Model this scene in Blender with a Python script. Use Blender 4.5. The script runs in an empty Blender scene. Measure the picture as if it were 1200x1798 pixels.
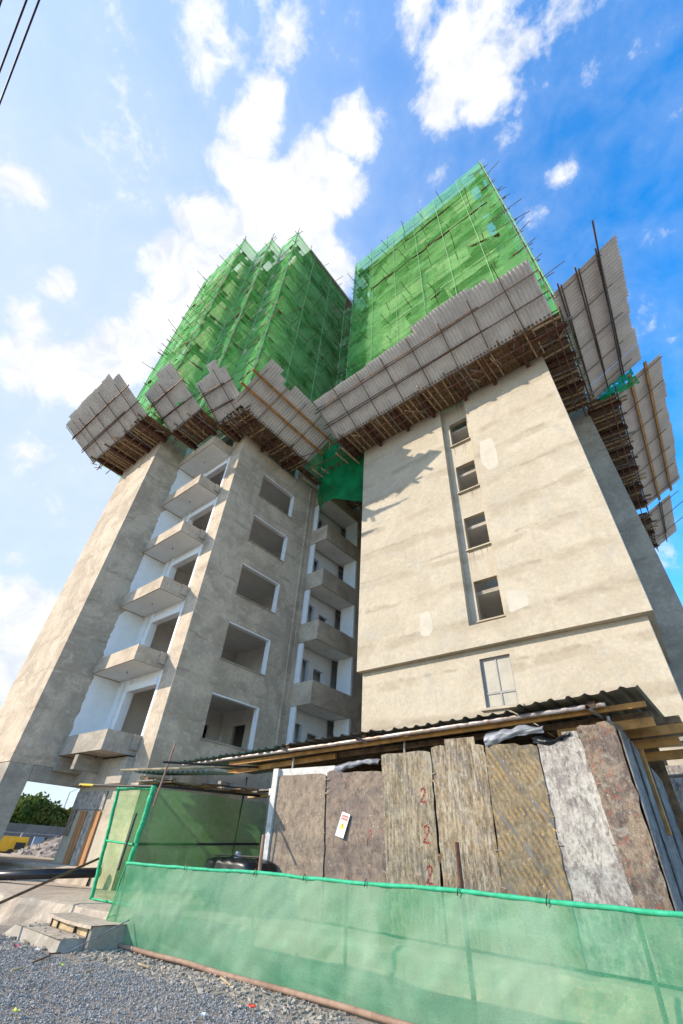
import bpy, math, random
import numpy as np
from mathutils import Vector, Matrix, noise
random.seed(7)
rng = np.random.default_rng(5)
S = bpy.context.scene
C = S.collection
R = math.radians

# ---------------------------------------------------------------- camera
cam = bpy.data.cameras.new('camera'); co = bpy.data.objects.new('camera', cam); C.objects.link(co)
yaw, pitch, roll = -0.726824, 0.676906, 0.072953
f = Vector((math.sin(yaw)*math.cos(pitch), math.cos(yaw)*math.cos(pitch), math.sin(pitch)))
r0 = Vector((math.cos(yaw), -math.sin(yaw), 0)); u0 = r0.cross(f)
rr = r0*math.cos(roll) + u0*math.sin(roll); uu = -r0*math.sin(roll) + u0*math.cos(roll)
M = Matrix((rr, uu, -f)).transposed().to_4x4(); M.translation = (0, 0, 1.6)
co.matrix_world = M
cam.sensor_fit = 'VERTICAL'; cam.sensor_height = 36.0; cam.lens = 36.0*749/1798
cam.clip_start = 0.05; cam.clip_end = 3000
S.camera = co
S.render.resolution_x = 683; S.render.resolution_y = 1024
CAMP = Vector((0, 0, 1.6))
def cray(px, py):
    return (f + rr*((px-600)/749.0) - uu*((py-899)/749.0)).normalized()

# ---------------------------------------------------------------- exposure
S.view_settings.view_transform = 'Standard'; S.view_settings.look = 'None'
S.view_settings.gamma = 1.0; S.view_settings.exposure = 1.3
try: S.view_settings.use_curve_mapping = False
except Exception: pass

# ---------------------------------------------------------------- sun
SUN = Vector((-.80, -1.0, .64)).normalized()          # towards the sun
el = math.asin(SUN.z); az = math.atan2(SUN.x, SUN.y)
sl = bpy.data.lights.new('sun', 'SUN'); sl.energy = 2.5; sl.angle = R(0.5); sl.color = (1, .90, .76)
so = bpy.data.objects.new('sun', sl); C.objects.link(so)
so.rotation_euler = SUN.to_track_quat('Z', 'Y').to_euler()

# ---------------------------------------------------------------- world: sky texture and clouds by direction
W = bpy.data.worlds.new('World'); S.world = W; W.use_nodes = True
nt = W.node_tree; nt.nodes.clear(); L = nt.links.new
def N(t, **k):
    n = nt.nodes.new(t)
    for a, b in k.items(): setattr(n, a, b)
    return n
out = N('ShaderNodeOutputWorld')
sky = N('ShaderNodeTexSky', sky_type='NISHITA'); sky.sun_disc = False
sky.sun_elevation = el; sky.sun_rotation = az
sky.air_density = 1.0; sky.dust_density = 0.4; sky.ozone_density = 3.0
hs = N('ShaderNodeHueSaturation'); hs.inputs['Saturation'].default_value = 1.4; hs.inputs['Value'].default_value = 1.35; L(sky.outputs[0], hs.inputs['Color'])
geo = N('ShaderNodeTexCoord')
def math_(op, a, b=None, clamp=False):
    n = N('ShaderNodeMath', operation=op, use_clamp=clamp)
    for i, v in enumerate((a, b)):
        if v is None: continue
        if isinstance(v, (int, float)): n.inputs[i].default_value = v
        else: L(v, n.inputs[i])
    return n.outputs[0]
vec = geo.outputs['Generated']
nz1 = N('ShaderNodeTexNoise'); nz1.inputs['Scale'].default_value = 7.5; nz1.inputs['Detail'].default_value = 9; nz1.inputs['Roughness'].default_value = .62; L(vec, nz1.inputs['Vector'])
nz2 = N('ShaderNodeTexNoise'); nz2.inputs['Scale'].default_value = 14; nz2.inputs['Detail'].default_value = 6; nz2.inputs['Roughness'].default_value = .6; nz2.inputs['Distortion'].default_value = .6; L(vec, nz2.inputs['Vector'])
# (direction given through the photo's pixel, angular radius, strength)
BL = [((530,390),.105,1.7),((450,330),.065,1.4),((600,330),.075,1.5),((445,230),.062,1.25),((465,180),.045,1.15),((630,240),.062,1.3),((540,300),.06,1.3),((370,400),.065,1.5),((325,375),.035,1.1),((410,290),.045,1.1),
      ((430,460),.11,1.7),((570,450),.08,1.5),((330,490),.09,1.5),((280,570),.085,1.4),((210,620),.085,1.4),((140,650),.08,1.3),
      ((70,640),.08,1.4),((105,500),.045,1.3),((60,560),.055,1.1),((815,100),.10,.95),((770,180),.06,.85),((860,180),.06,.75),((730,30),.06,.6),((880,240),.04,.6),
      ((985,310),.03,.38),((1165,405),.035,.5),((1180,340),.025,.45),((370,30),.12,.5),((230,60),.08,.45),((255,165),.045,.5),((460,10),.06,.45),
      ((40,320),.04,.5),((40,1080),.09,1.3),((15,1170),.08,1.3),((50,800),.05,.45),((770,300),.03,.45),((30,980),.04,.5)]
acc = None
for (p, r, s) in BL:
    d = cray(*p)
    dp = N('ShaderNodeVectorMath', operation='DISTANCE'); L(vec, dp.inputs[0]); dp.inputs[1].default_value = d
    v = math_('MULTIPLY', math_('SUBTRACT', 1.0, math_('DIVIDE', dp.outputs['Value'], r*1.15)), s)
    acc = v if acc is None else math_('MAXIMUM', acc, v)
# clouds elsewhere (not in the picture) so that the sky goes on behind the camera
nz3 = N('ShaderNodeTexNoise'); nz3.inputs['Scale'].default_value = 2.2; nz3.inputs['Detail'].default_value = 3; L(vec, nz3.inputs['Vector'])
dpc = N('ShaderNodeVectorMath', operation='DOT_PRODUCT'); L(vec, dpc.inputs[0]); dpc.inputs[1].default_value = f
away = math_('LESS_THAN', dpc.outputs['Value'], .35)
acc = math_('MAXIMUM', acc, math_('MULTIPLY', math_('SUBTRACT', nz3.outputs[0], .45), math_('MULTIPLY', away, 2.0)))
dens = math_('ADD', acc, math_('ADD', math_('MULTIPLY', math_('SUBTRACT', nz1.outputs[0], .5), 2.3), math_('MULTIPLY', math_('SUBTRACT', nz2.outputs[0], .5), .7)))
ramp = N('ShaderNodeMapRange', interpolation_type='SMOOTHSTEP'); L(dens, ramp.inputs[0])
ramp.inputs[1].default_value = .08; ramp.inputs[2].default_value = .68
wisp = N('ShaderNodeMapRange'); L(dens, wisp.inputs[0]); wisp.inputs[1].default_value = -.55; wisp.inputs[2].default_value = .7; wisp.inputs[4].default_value = .22
cov = math_('MAXIMUM', ramp.outputs[0], wisp.outputs[0], True)
shade = N('ShaderNodeMapRange'); L(nz2.outputs[0], shade.inputs[0]); shade.inputs[1].default_value = .35; shade.inputs[2].default_value = .62
cc = N('ShaderNodeMix', data_type='RGBA'); L(shade.outputs[0], cc.inputs[0])
cc.inputs[6].default_value = (2.25, 2.4, 2.65, 1); cc.inputs[7].default_value = (3.1, 3.1, 3.15, 1)
# haze glow of the sky near the sun and the horizon
glow = N('ShaderNodeVectorMath', operation='DOT_PRODUCT'); L(vec, glow.inputs[0]); glow.inputs[1].default_value = Vector((-.95, -.15, .25)).normalized()
gm = N('ShaderNodeMapRange', interpolation_type='SMOOTHSTEP'); L(glow.outputs['Value'], gm.inputs[0]); gm.inputs[1].default_value = .0; gm.inputs[2].default_value = .9; gm.inputs[4].default_value = .92
skg = N('ShaderNodeMix', data_type='RGBA'); L(gm.outputs[0], skg.inputs[0]); L(hs.outputs[0], skg.inputs[6]); skg.inputs[7].default_value = (1.95, 2.3, 2.8, 1)
mx = N('ShaderNodeMix', data_type='RGBA'); L(cov, mx.inputs[0]); L(skg.outputs[2], mx.inputs[6]); L(cc.outputs[2], mx.inputs[7])
bg = N('ShaderNodeBackground'); bg.inputs['Strength'].default_value = 0.15; L(mx.outputs[2], bg.inputs['Color']); L(bg.outputs[0], out.inputs['Surface'])

# ================================================================ helpers
class MB:
    def __init__(s): s.v = []; s.f = []
    def quad(s, a, b, c, d):
        n = len(s.v); s.v += [tuple(a), tuple(b), tuple(c), tuple(d)]; s.f.append((n, n+1, n+2, n+3))
    def box(s, x0, x1, y0, y1, z0, z1):
        s.obox(Vector(((x0+x1)/2, (y0+y1)/2, (z0+z1)/2)), Vector((abs(x1-x0)/2, 0, 0)), Vector((0, abs(y1-y0)/2, 0)), Vector((0, 0, abs(z1-z0)/2)))
        return s
    def obox(s, c, ax, ay, az):
        n = len(s.v)
        for k in range(8):
            s.v.append(tuple(c + ax*(1 if k & 1 else -1) + ay*(1 if k & 2 else -1) + az*(1 if k & 4 else -1)))
        for q in ((0,2,3,1),(4,5,7,6),(0,1,5,4),(2,6,7,3),(0,4,6,2),(1,3,7,5)):
            s.f.append(tuple(n+i for i in q))
        return s
    def beam(s, p, q, w, h, up=Vector((0,0,1))):
        p, q = Vector(p), Vector(q); d = q-p; L_ = d.length; d = d/L_
        side = d.cross(up)
        if side.length < 1e-4: side = d.cross(Vector((0,1,0)))
        side.normalize(); u = side.cross(d).normalized()
        return s.obox((p+q)/2, d*L_/2, side*w/2, u*h/2)
    def ibeam(s, p, q, w=.12, h=.2, t=.015):
        p, q = Vector(p), Vector(q); z = Vector((0,0,1))
        s.beam(p+z*(h/2-t/2), q+z*(h/2-t/2), w, t); s.beam(p-z*(h/2-t/2), q-z*(h/2-t/2), w, t); s.beam(p, q, t, h-2*t-.001)
        return s
    def tube(s, pts, r, n=8, hollow=False):
        pts = [Vector(p) for p in pts]; base = len(s.v); m = len(pts)
        d0 = (pts[1]-pts[0]).normalized(); a = d0.cross(Vector((0,0,1)))
        if a.length < 1e-3: a = d0.cross(Vector((1,0,0)))
        a.normalize()
        for i, p in enumerate(pts):
            d = (pts[min(i+1, m-1)]-pts[max(i-1, 0)]).normalized()
            a = (a-d*a.dot(d)).normalized(); b = d.cross(a)
            rad = r[i] if isinstance(r, (list, tuple)) else r
            for k in range(n):
                t = 2*math.pi*k/n; s.v.append(tuple(p+(a*math.cos(t)+b*math.sin(t))*rad))
        for i in range(m-1):
            for k in range(n):
                k2 = (k+1) % n
                s.f.append((base+i*n+k, base+i*n+k2, base+(i+1)*n+k2, base+(i+1)*n+k))
        if not hollow:
            s.f.append(tuple(base+k for k in range(n))[::-1]); s.f.append(tuple(base+(m-1)*n+k for k in range(n)))
        return s
    def grid(s, fn, nu, nv, skip=None):
        base = len(s.v)
        for j in range(nv+1):
            for i in range(nu+1): s.v.append(tuple(fn(i/nu, j/nv)))
        for j in range(nv):
            for i in range(nu):
                if skip and skip(i, j): continue
                a = base+j*(nu+1)+i; s.f.append((a, a+1, a+nu+2, a+nu+1))
        return s
    def prism(s, poly, z0, z1):
        n = len(poly); b = len(s.v)
        s.v += [(x, y, z0) for x, y in poly] + [(x, y, z1) for x, y in poly]
        s.f.append(tuple(b+i for i in range(n))[::-1]); s.f.append(tuple(b+n+i for i in range(n)))
        for i in range(n):
            j = (i+1) % n; s.f.append((b+i, b+j, b+n+j, b+n+i))
        return s
    def wall(s, o, e, nrm, th, us, zs, holes):
        """slab in the plane through o along unit e (and z), outer face at o, thickness th inward (-nrm); holes in (u0,u1,z0,z1)"""
        o, e, nrm = Vector(o), Vector(e), Vector(nrm)
        U = sorted(set([us[0], us[1]] + [h[0] for h in holes] + [h[1] for h in holes]))
        Z = sorted(set([zs[0], zs[1]] + [h[2] for h in holes] + [h[3] for h in holes]))
        U = [u for u in U if us[0] <= u <= us[1]]; Z = [z for z in Z if zs[0] <= z <= zs[1]]
        def solid(i, j):
            if i < 0 or j < 0 or i >= len(U)-1 or j >= len(Z)-1: return False
            cu, cz = (U[i]+U[i+1])/2, (Z[j]+Z[j+1])/2
            return not any(h[0] < cu < h[1] and h[2] < cz < h[3] for h in holes)
        P = lambda u, z, d: o + e*u + Vector((0,0,z)) - nrm*d
        for i in range(len(U)-1):
            for j in range(len(Z)-1):
                if not solid(i, j): continue
                a, b, c, d = U[i], U[i+1], Z[j], Z[j+1]
                s.quad(P(a,c,0), P(b,c,0), P(b,d,0), P(a,d,0)); s.quad(P(b,c,th), P(a,c,th), P(a,d,th), P(b,d,th))
                if not solid(i-1, j): s.quad(P(a,c,th), P(a,c,0), P(a,d,0), P(a,d,th))
                if not solid(i+1, j): s.quad(P(b,c,0), P(b,c,th), P(b,d,th), P(b,d,0))
                if not solid(i, j-1): s.quad(P(a,c,th), P(b,c,th), P(b,c,0), P(a,c,0))
                if not solid(i, j+1): s.quad(P(a,d,0), P(b,d,0), P(b,d,th), P(a,d,th))
        return s
    def build(s, name, mat, parent=None, label=None, smooth=False, kind=None):
        me = bpy.data.meshes.new(name); me.from_pydata(s.v, [], s.f); me.update()
        if mat: me.materials.append(mat)
        if smooth: me.polygons.foreach_set('use_smooth', [True]*len(me.polygons))
        o = bpy.data.objects.new(name, me); C.objects.link(o)
        if parent:
            o.parent = parent; p = parent; off = Vector((0,0,0))
            while p: off += p.location; p = p.parent
            o.location = -off
        if label: o['label'] = label
        if kind: o['kind'] = kind
        return o
def thing(name, label, cat, loc=(0,0,0), group=None):
    o = bpy.data.objects.new(name, None); o.empty_display_size = .3; C.objects.link(o); o.location = loc
    o['label'] = label; o['category'] = cat
    if group: o['group'] = group
    return o
def tag(o, label, cat, group=None):
    o['label'] = label; o['category'] = cat
    if group: o['group'] = group
    return o

# ---------------------------------------------------------------- materials
def mat(name):
    m = bpy.data.materials.new(name); m.use_nodes = True; m.node_tree.nodes.clear(); return m
class NT:
    def __init__(s, m): s.t = m.node_tree; s.co = s.n('ShaderNodeTexCoord').outputs['Object']
    def n(s, t, **k):
        x = s.t.nodes.new(t)
        for a, b in k.items(): setattr(x, a, b)
        return x
    def l(s, a, b): s.t.links.new(a, b)
    def map(s, sc=(1,1,1), rot=(0,0,0), src=None):
        m = s.n('ShaderNodeMapping'); m.inputs['Scale'].default_value = sc; m.inputs['Rotation'].default_value = rot; s.l(src or s.co, m.inputs[0]); return m.outputs[0]
    def noise(s, scale, detail=6, rough=.6, dist=0, v=None):
        x = s.n('ShaderNodeTexNoise'); x.inputs['Scale'].default_value = scale; x.inputs['Detail'].default_value = detail; x.inputs['Roughness'].default_value = rough; x.inputs['Distortion'].default_value = dist
        s.l(v or s.co, x.inputs['Vector']); return x.outputs[0]
    def rng(s, v, a, b, c=0, d=1, sm=True):
        x = s.n('ShaderNodeMapRange'); 
        if sm: x.interpolation_type = 'SMOOTHSTEP'
        s.l(v, x.inputs[0]); x.inputs[1].default_value = a; x.inputs[2].default_value = b; x.inputs[3].default_value = c; x.inputs[4].default_value = d; return x.outputs[0]
    def mix(s, fac, a, b, blend='MIX'):
        x = s.n('ShaderNodeMix', data_type='RGBA', blend_type=blend)
        for i, v in ((0, fac), (6, a), (7, b)):
            if isinstance(v, (int, float)): x.inputs[i].default_value = v
            elif isinstance(v, tuple): x.inputs[i].default_value = (*v, 1)
            else: s.l(v, x.inputs[i])
        return x.outputs[2]
    def math(s, op, a, b=None, clamp=False):
        x = s.n('ShaderNodeMath', operation=op, use_clamp=clamp)
        for i, v in enumerate((a, b)):
            if v is None: continue
            if isinstance(v, (int, float)): x.inputs[i].default_value = v
            else: s.l(v, x.inputs[i])
        return x.outputs[0]
    def out(s, col, rough=.85, bump=None, bs=.3, bd=.02, metal=0, spec=.3):
        p = s.n('ShaderNodeBsdfPrincipled'); o = s.n('ShaderNodeOutputMaterial')
        if isinstance(col, tuple): p.inputs['Base Color'].default_value = (*col, 1)
        else: s.l(col, p.inputs['Base Color'])
        if isinstance(rough, (int, float)): p.inputs['Roughness'].default_value = rough
        else: s.l(rough, p.inputs['Roughness'])
        p.inputs['Metallic'].default_value = metal; p.inputs['Specular IOR Level'].default_value = spec
        if bump is not None:
            b = s.n('ShaderNodeBump'); b.inputs['Strength'].default_value = bs; b.inputs['Distance'].default_value = bd; s.l(bump, b.inputs['Height']); s.l(b.outputs[0], p.inputs['Normal'])
        s.l(p.outputs[0], o.inputs['Surface']); return p
def plaster(name, base, dark, pale, grey, bands=.35, speck=.25, calm=False):
    m = mat(name); t = NT(m)
    a = t.noise(.55, 5, .6, .8); b = t.noise(1.9, 8, .65, 1.2, t.map((1,1,1.6))); c = t.noise(9, 7, .7)
    col = t.mix(t.rng(a, .40, .62, 0, .45 if calm else 1), base, dark)
    col = t.mix(t.rng(b, .50, .72, 0, .5 if calm else .75), col, pale)
    col = t.mix(t.rng(t.noise(.8, 7, .65, 1.5, t.map((1,1,1), (.3,.4,0))), .53, .66, 0, .75), col, grey)
    z = t.map((.25,.25,1)); w = t.n('ShaderNodeTexWave', wave_type='BANDS', bands_direction='Z'); w.inputs['Scale'].default_value = .21; w.inputs['Distortion'].default_value = 4.5; w.inputs['Detail'].default_value = 4; w.inputs['Detail Scale'].default_value = 1.4
    t.l(z, w.inputs['Vector'])
    col = t.mix(t.math('MULTIPLY', t.rng(w.outputs[0], .72, 1.0, 0, bands), t.rng(t.noise(.9, 3), .38, .6)), col, dark)
    # pour joints: thin uneven lines round every 1.5 m of height
    sp_ = t.n('ShaderNodeSeparateXYZ'); t.l(t.co, sp_.inputs[0])
    zz_ = t.math('ADD', sp_.outputs[2], t.math('MULTIPLY', t.math('SUBTRACT', t.noise(.55, 4, .6), .5), .55))
    fr_ = t.math('ABSOLUTE', t.math('SUBTRACT', t.math('FRACT', t.math('MULTIPLY', zz_, 1/1.5)), .5))
    jm_ = t.math('MULTIPLY', t.rng(fr_, .07, .0, 0, 1), t.rng(t.noise(1.3, 5, .7), .45, .62))
    col = t.mix(t.math('MULTIPLY', jm_, .65), col, tuple(x*.72 for x in dark))
    # vertical runs
    run = t.noise(3.2, 5, .6, 0, t.map((1,1,.09)))
    col = t.mix(t.rng(run, .56, .74, 0, .30), col, dark)
    # stains with an edge
    st = t.noise(1.15, 8, .75, 2.2)
    ln = t.math('MULTIPLY', t.rng(st, .485, .5, 0, 1), t.rng(st, .5, .515, 1, 0))
    col = t.mix(t.math('MULTIPLY', ln, .35), col, tuple(x*.62 for x in dark))
    col = t.mix(t.rng(c, .35, .75, 0, speck), col, tuple(x*.55 for x in dark))
    bm = t.math('ADD', t.math('MULTIPLY', t.noise(1.1, 4), .9), t.math('MULTIPLY', t.noise(14, 6, .7), .22))
    t.out(col, .92, bm, .55, .06); return m
M_R = plaster('warm_plaster', (.50,.43,.325), (.385,.32,.23), (.56,.50,.40), (.43,.385,.315), .85, .25, True)
M_L = plaster('grey_plaster', (.575,.465,.345), (.40,.32,.235), (.655,.545,.42), (.44,.375,.295), .4, .35)
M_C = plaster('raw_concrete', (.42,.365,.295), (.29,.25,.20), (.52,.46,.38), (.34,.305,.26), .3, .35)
def simple(name, col, rough=.7, var=.3, scale=8, metal=0, spec=.4, col2=None, st=(1,1,1), bs=.2):
    m = mat(name); t = NT(m); v = t.map(st)
    n1 = t.noise(scale, 6, .65, .4, v)
    c = t.mix(t.rng(n1, .35, .7, 0, 1), col, col2 or tuple(x*(1-var) for x in col))
    t.out(c, rough, t.noise(scale*3, 4, .6, 0, v), bs, .01, metal, spec); return m
M_WHITE = simple('white_paint', (.80,.80,.79), .7, .07, 3)
M_ROOM = simple('room_paint', (.74,.71,.66), .8, .15, 1.2)
M_CEIL = simple('ceiling_paint', (.78,.76,.71), .8, .10, 1.5)
M_WOOD = simple('scaffold_timber', (.22,.135,.07), .85, .6, 6, st=(1,1,1))
M_WOODL = simple('fresh_timber', (.56,.41,.23), .8, .5, 5)
M_WOODG = simple('weathered_timber', (.33,.29,.25), .9, .5, 6)
M_ORANGE = simple('orange_timber', (.47,.225,.06), .7, .5, 3)
M_RUST = simple('rusty_steel', (.13,.055,.03), .75, .5, 9, metal=.2)
M_TUBE = simple('scaffold_tube', (.10,.075,.06), .55, .5, 5, metal=.5, col2=(.22,.12,.06))
M_TUBER = simple('red_tube', (.20,.075,.05), .6, .6, 4)
M_TUBEG = simple('galvanised_tube', (.42,.40,.40), .45, .35, 6, metal=.6, col2=(.25,.17,.12))
M_TUBEB = simple('black_tube', (.03,.028,.027), .5, .4, 5)
M_BLACK = simple('black_plastic', (.012,.013,.016), .35, .4, 6)
M_DARK = simple('painted_shade', (.05,.045,.04), .9, .5, 2)  # near-black colour standing in for shade in openings and under decking
M_GREENROPE = simple('green_wrap', (.015,.30,.12), .6, .6, 12, col2=(.04,.5,.22))
M_SHEETS = simple('roof_sheet_metal', (.36,.35,.34), .5, .35, 3, metal=.35, col2=(.22,.18,.15))
def corr(name, a, b, c):
    m = mat(name); t = NT(m)
    n1 = t.noise(1.3, 5, .6); n2 = t.noise(4, 7, .7, .5)
    col = t.mix(t.rng(n1, .4, .62), a, b)
    col = t.mix(t.rng(n2, .58, .75, 0, .6), col, c)
    t.out(col, .6, t.noise(10, 4), .2, .01, .0, .4); return m
M_CORR = corr('corrugated_iron', (.62,.595,.56), (.52,.495,.47), (.42,.31,.22))
M_CORRB = corr('corrugated_iron_buff', (.62,.545,.49), (.53,.47,.42), (.38,.30,.25))
M_ROOF = corr('shed_roof', (.12,.12,.10), (.07,.075,.065), (.16,.15,.12))

def netmat(name, col, bright, alpha, aw, trans=.5, scale=1.0):
    m = mat(name); t = NT(m)
    n1 = t.noise(.6*scale, 3, .5, .8); n2 = t.noise(2.0*scale, 4, .55, .6, t.map((.5,.5,2.2)))
    c = t.mix(t.rng(n1, .35, .65), col, bright)
    c = t.mix(t.rng(n2, .45, .75, 0, .3), c, tuple(min(1, x*1.25+.02) for x in bright))
    d = t.n('ShaderNodeBsdfDiffuse'); t.l(c, d.inputs[0]); tr = t.n('ShaderNodeBsdfTranslucent'); t.l(c, tr.inputs[0])
    ms = t.n('ShaderNodeMixShader'); ms.inputs[0].default_value = trans; t.l(d.outputs[0], ms.inputs[1]); t.l(tr.outputs[0], ms.inputs[2])
    tp = t.n('ShaderNodeBsdfTransparent'); tp.inputs[0].default_value = (.90, 1.0, .88, 1)
    wv = t.noise(38, 2, .5, 0, t.map((1,1,2.5)))
    a = t.math('ADD', t.rng(t.math('ADD', t.math('MULTIPLY', n1, .7), t.math('MULTIPLY', n2, .3)), .36, .62, alpha-aw, alpha+aw), t.math('MULTIPLY', t.math('SUBTRACT', wv, .5), .55), True)
    fs = t.n('ShaderNodeMixShader'); t.l(a, fs.inputs[0]); t.l(tp.outputs[0], fs.inputs[1]); t.l(ms.outputs[0], fs.inputs[2])
    o = t.n('ShaderNodeOutputMaterial'); t.l(fs.outputs[0], o.inputs[0]); return m
M_NET = netmat('green_scaffold_net', (.13,.47,.12), (.27,.64,.22), .52, .08)
M_NET2 = netmat('painted_sunlit_net', (.14,.52,.15), (.28,.68,.25), .62, .08)  # brighter, denser net copy for front bays, with sunlight painted into the colour
M_NETF = netmat('dusty_fence_net', (.10,.35,.19), (.28,.46,.30), .74, .09, .35, 1.0)
M_NETD = netmat('enclosure_net', (.10,.40,.08), (.20,.48,.16), .30, .08, .4)
M_NETE = netmat('dense_green_net', (.01,.26,.09), (.02,.36,.13), .85, .1, .5)

def ply(name, base, dark, pale, streak=.0, diag=.0, red=.0, sc=1.0, spots=.4):
    m = mat(name); t = NT(m)
    n1 = t.noise(1.6*sc, 8, .7, .8); n2 = t.noise(9*sc, 9, .75, .3); n3 = t.noise(4, 7, .7, .3, t.map((5,1,.45)))
    c = t.mix(t.rng(n1, .42, .58), base, dark)
    c = t.mix(t.math('MULTIPLY', t.rng(n3, .42, .62), streak), c, pale)
    n4 = t.noise(5, 9, .8, 0, t.map((1+2.5*streak,1,1-.3*streak)))
    c = t.mix(t.math('MULTIPLY', t.rng(n4, .48, .6), .7), c, tuple(x*.42 for x in dark))
    n6 = t.noise(16*sc, 9, .85, .4, t.map((1,1,.7)))
    c = t.mix(t.math('MULTIPLY', t.rng(n6, .52, .62), .55), c, tuple(min(1,x*1.15) for x in pale)); c = t.mix(t.math('MULTIPLY', t.rng(n6, .48, .38), .6), c, tuple(x*.5 for x in dark))
    c = t.mix(t.rng(t.noise(2.6*sc, 8, .75, 1), .53, .70, 0, .55), c, pale)
    if diag:
        w = t.n('ShaderNodeTexWave', wave_type='BANDS', bands_direction='X'); w.inputs['Scale'].default_value = 3.3; w.inputs['Distortion'].default_value = 1.6; w.inputs['Detail Scale'].default_value = 3.0; w.inputs['Detail'].default_value = 2
        t.l(t.map((1,1,1), (0, R(30), 0)), w.inputs['Vector'])
        w2 = t.n('ShaderNodeTexWave', wave_type='BANDS', bands_direction='Z'); w2.inputs['Scale'].default_value = .5; w2.inputs['Distortion'].default_value = 1.2
        t.l(t.map((1,1,1), (0, R(-52), 0)), w2.inputs['Vector'])
        pat = t.math('MULTIPLY', t.rng(w.outputs[0], .5, .8), t.math('MULTIPLY', t.rng(t.noise(3, 5), .40, .58), t.rng(t.noise(15, 5, .7), .40, .56)))
        c = t.mix(t.math('MULTIPLY', t.math('MULTIPLY', t.rng(w.outputs[0], .4, .1), t.rng(t.noise(6, 5, .7), .4, .6)), diag*.5), c, (.09,.08,.075)); c = t.mix(t.math('MULTIPLY', pat, diag), c, (.34,.21,.07))
        c = t.mix(t.math('MULTIPLY', t.math('MULTIPLY', t.rng(w2.outputs[0], .9, .99), t.rng(t.noise(5, 5, .7), .38, .6)), diag*.7), c, (.10,.11,.13))
    if red: c = t.mix(t.math('MULTIPLY', t.rng(t.noise(7, 6, .7, .5), .54, .68), red), c, (.30,.09,.05))
    vo = t.n('ShaderNodeTexVoronoi'); vo.inputs['Scale'].default_value = 11; t.l(t.map((1,1,.8)), vo.inputs['Vector'])
    sp = t.math('MULTIPLY', t.rng(vo.outputs['Distance'], .09, .17, 1, 0), t.rng(t.noise(4, 3), .52, .6))
    c = t.mix(t.math('MULTIPLY', sp, spots), c, (.62,.52,.42))
    c = t.mix(t.rng(n2, .56, .7, 0, .5), c, dark)
    t.out(c, .75, t.math('ADD', t.math('MULTIPLY', n2, .6), n4), .5, .02); return m
P1 = ply('plywood_smooth_brown', (0.275,0.21,0.150), (0.20,0.152,0.112), (0.304,0.248,0.200), .12, 0, 0, 1, .5)
P2 = ply('plywood_dark_brown', (0.235,0.178,0.132), (0.144,0.112,0.096), (0.272,0.216,0.184), .1, .1, .3, 1.2, .8)
P3 = ply('plywood_streaked_olive', (.215,.172,.112), (.128,.102,.068), (.385,.335,.25), .8, .45, .05, 1, .5)
P4 = ply('plywood_streaked_pale', (0.232,0.172,0.096), (0.136,0.100,0.064), (0.432,0.384,0.304), .75, .5, .1, .9, .4)
P5 = ply('plywood_patterned', (0.216,0.164,0.092), (0.136,0.104,0.064), (0.336,0.288,0.208), .15, .95, .05, 1, .6)
P6 = ply('plywood_bleached', (.42,.385,.335), (.22,.185,.17), (.56,.52,.45), .35, 0, 0, 1.1, .3)
P7 = ply('plywood_mottled_red', (0.235,0.172,0.115), (0.112,0.080,0.064), (0.384,0.336,0.280), .15, 0, .7, 1.4, .4)
P8 = ply('board_slate_grey', (.19,.175,.165), (.11,.10,.095), (.28,.26,.24), .5, 0, 0, 1, .2)

# ================================================================ setting
def groundmat():
    m = mat('ground_dirt'); t = NT(m)
    n1 = t.noise(.8, 8, .65, .5); n2 = t.noise(12, 8, .75); n3 = t.noise(45, 4, .7)
    c = t.mix(t.rng(n1, .4, .6), (.36,.295,.23), (.25,.21,.175))
    c = t.mix(t.rng(n2, .5, .7, 0, .6), c, (.36,.32,.28)); c = t.mix(t.rng(n3, .5, .68, 0, .5), c, (.12,.11,.10))
    t.out(c, .95, t.math('ADD', n2, t.math('MULTIPLY', n3, .5)), .8, .03); return m
M_GROUND = groundmat()
g = MB()
def gz(x, y):
    if abs(x) > 60 or abs(y) > 60: return 0
    a = noise.noise(Vector((x*.5, y*.5, 0)))*.03 + noise.noise(Vector((x*1.9, y*1.9, 3)))*.015
    return a
xs = [-900,-300,-120,-60] + list(np.arange(-30, 6, .3)) + [20,60,300,900]
ys = [-900,-300,-60,-20,-6] + list(np.arange(0, 12, .3)) + [20,60,150,300,900]
for y in ys:
    for x in xs: g.v.append((x, y, gz(x, y)))
nx = len(xs)
for j in range(len(ys)-1):
    for i in range(nx-1): a = j*nx+i; g.f.append((a, a+1, a+nx+1, a+nx))
gr = g.build('ground', M_GROUND, kind='structure', smooth=True)

# raised concrete floor the building and the shed stand on
M_SLAB = plaster('floor_concrete', (.56,.455,.34), (.40,.32,.24), (.64,.545,.43), (.46,.39,.31), .0, .5)
FRONT = [(-34,4.9),(-19,5.25),(-14,5.5),(-12.9,6.0),(-11,6.3),(-9.6,7.0),(-8.6,8.1),(-6.8,8.4),(-4.9,8.95),(-3,9.1),(6,9.15)]
poly = []
for i in range(len(FRONT)-1):
    (xa,ya),(xb,yb) = FRONT[i], FRONT[i+1]; n = max(1, int(math.hypot(xb-xa,yb-ya)/.22))
    for k in range(n):
        x = xa+(xb-xa)*k/n; y = ya+(yb-ya)*k/n
        poly.append((x, y))
poly.append(FRONT[-1])
sb = MB(); n = len(poly)
for row, (dy, z) in enumerate(((-.10,-.02), (-.05,.15), (-.02,.34), (.05,.43), (.20,.45), (40,.452))):
    for (x, y) in poly:
        q = noise.noise(Vector((x*2.3, z*5, 1)))*.09 + noise.noise(Vector((x*7, z*9, 4)))*.035
        sb.v.append((x, (y+dy+q) if row < 5 else 60, z + (noise.noise(Vector((x*3, y, 9)))*.025 if 1 < row < 5 else 0)))
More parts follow.
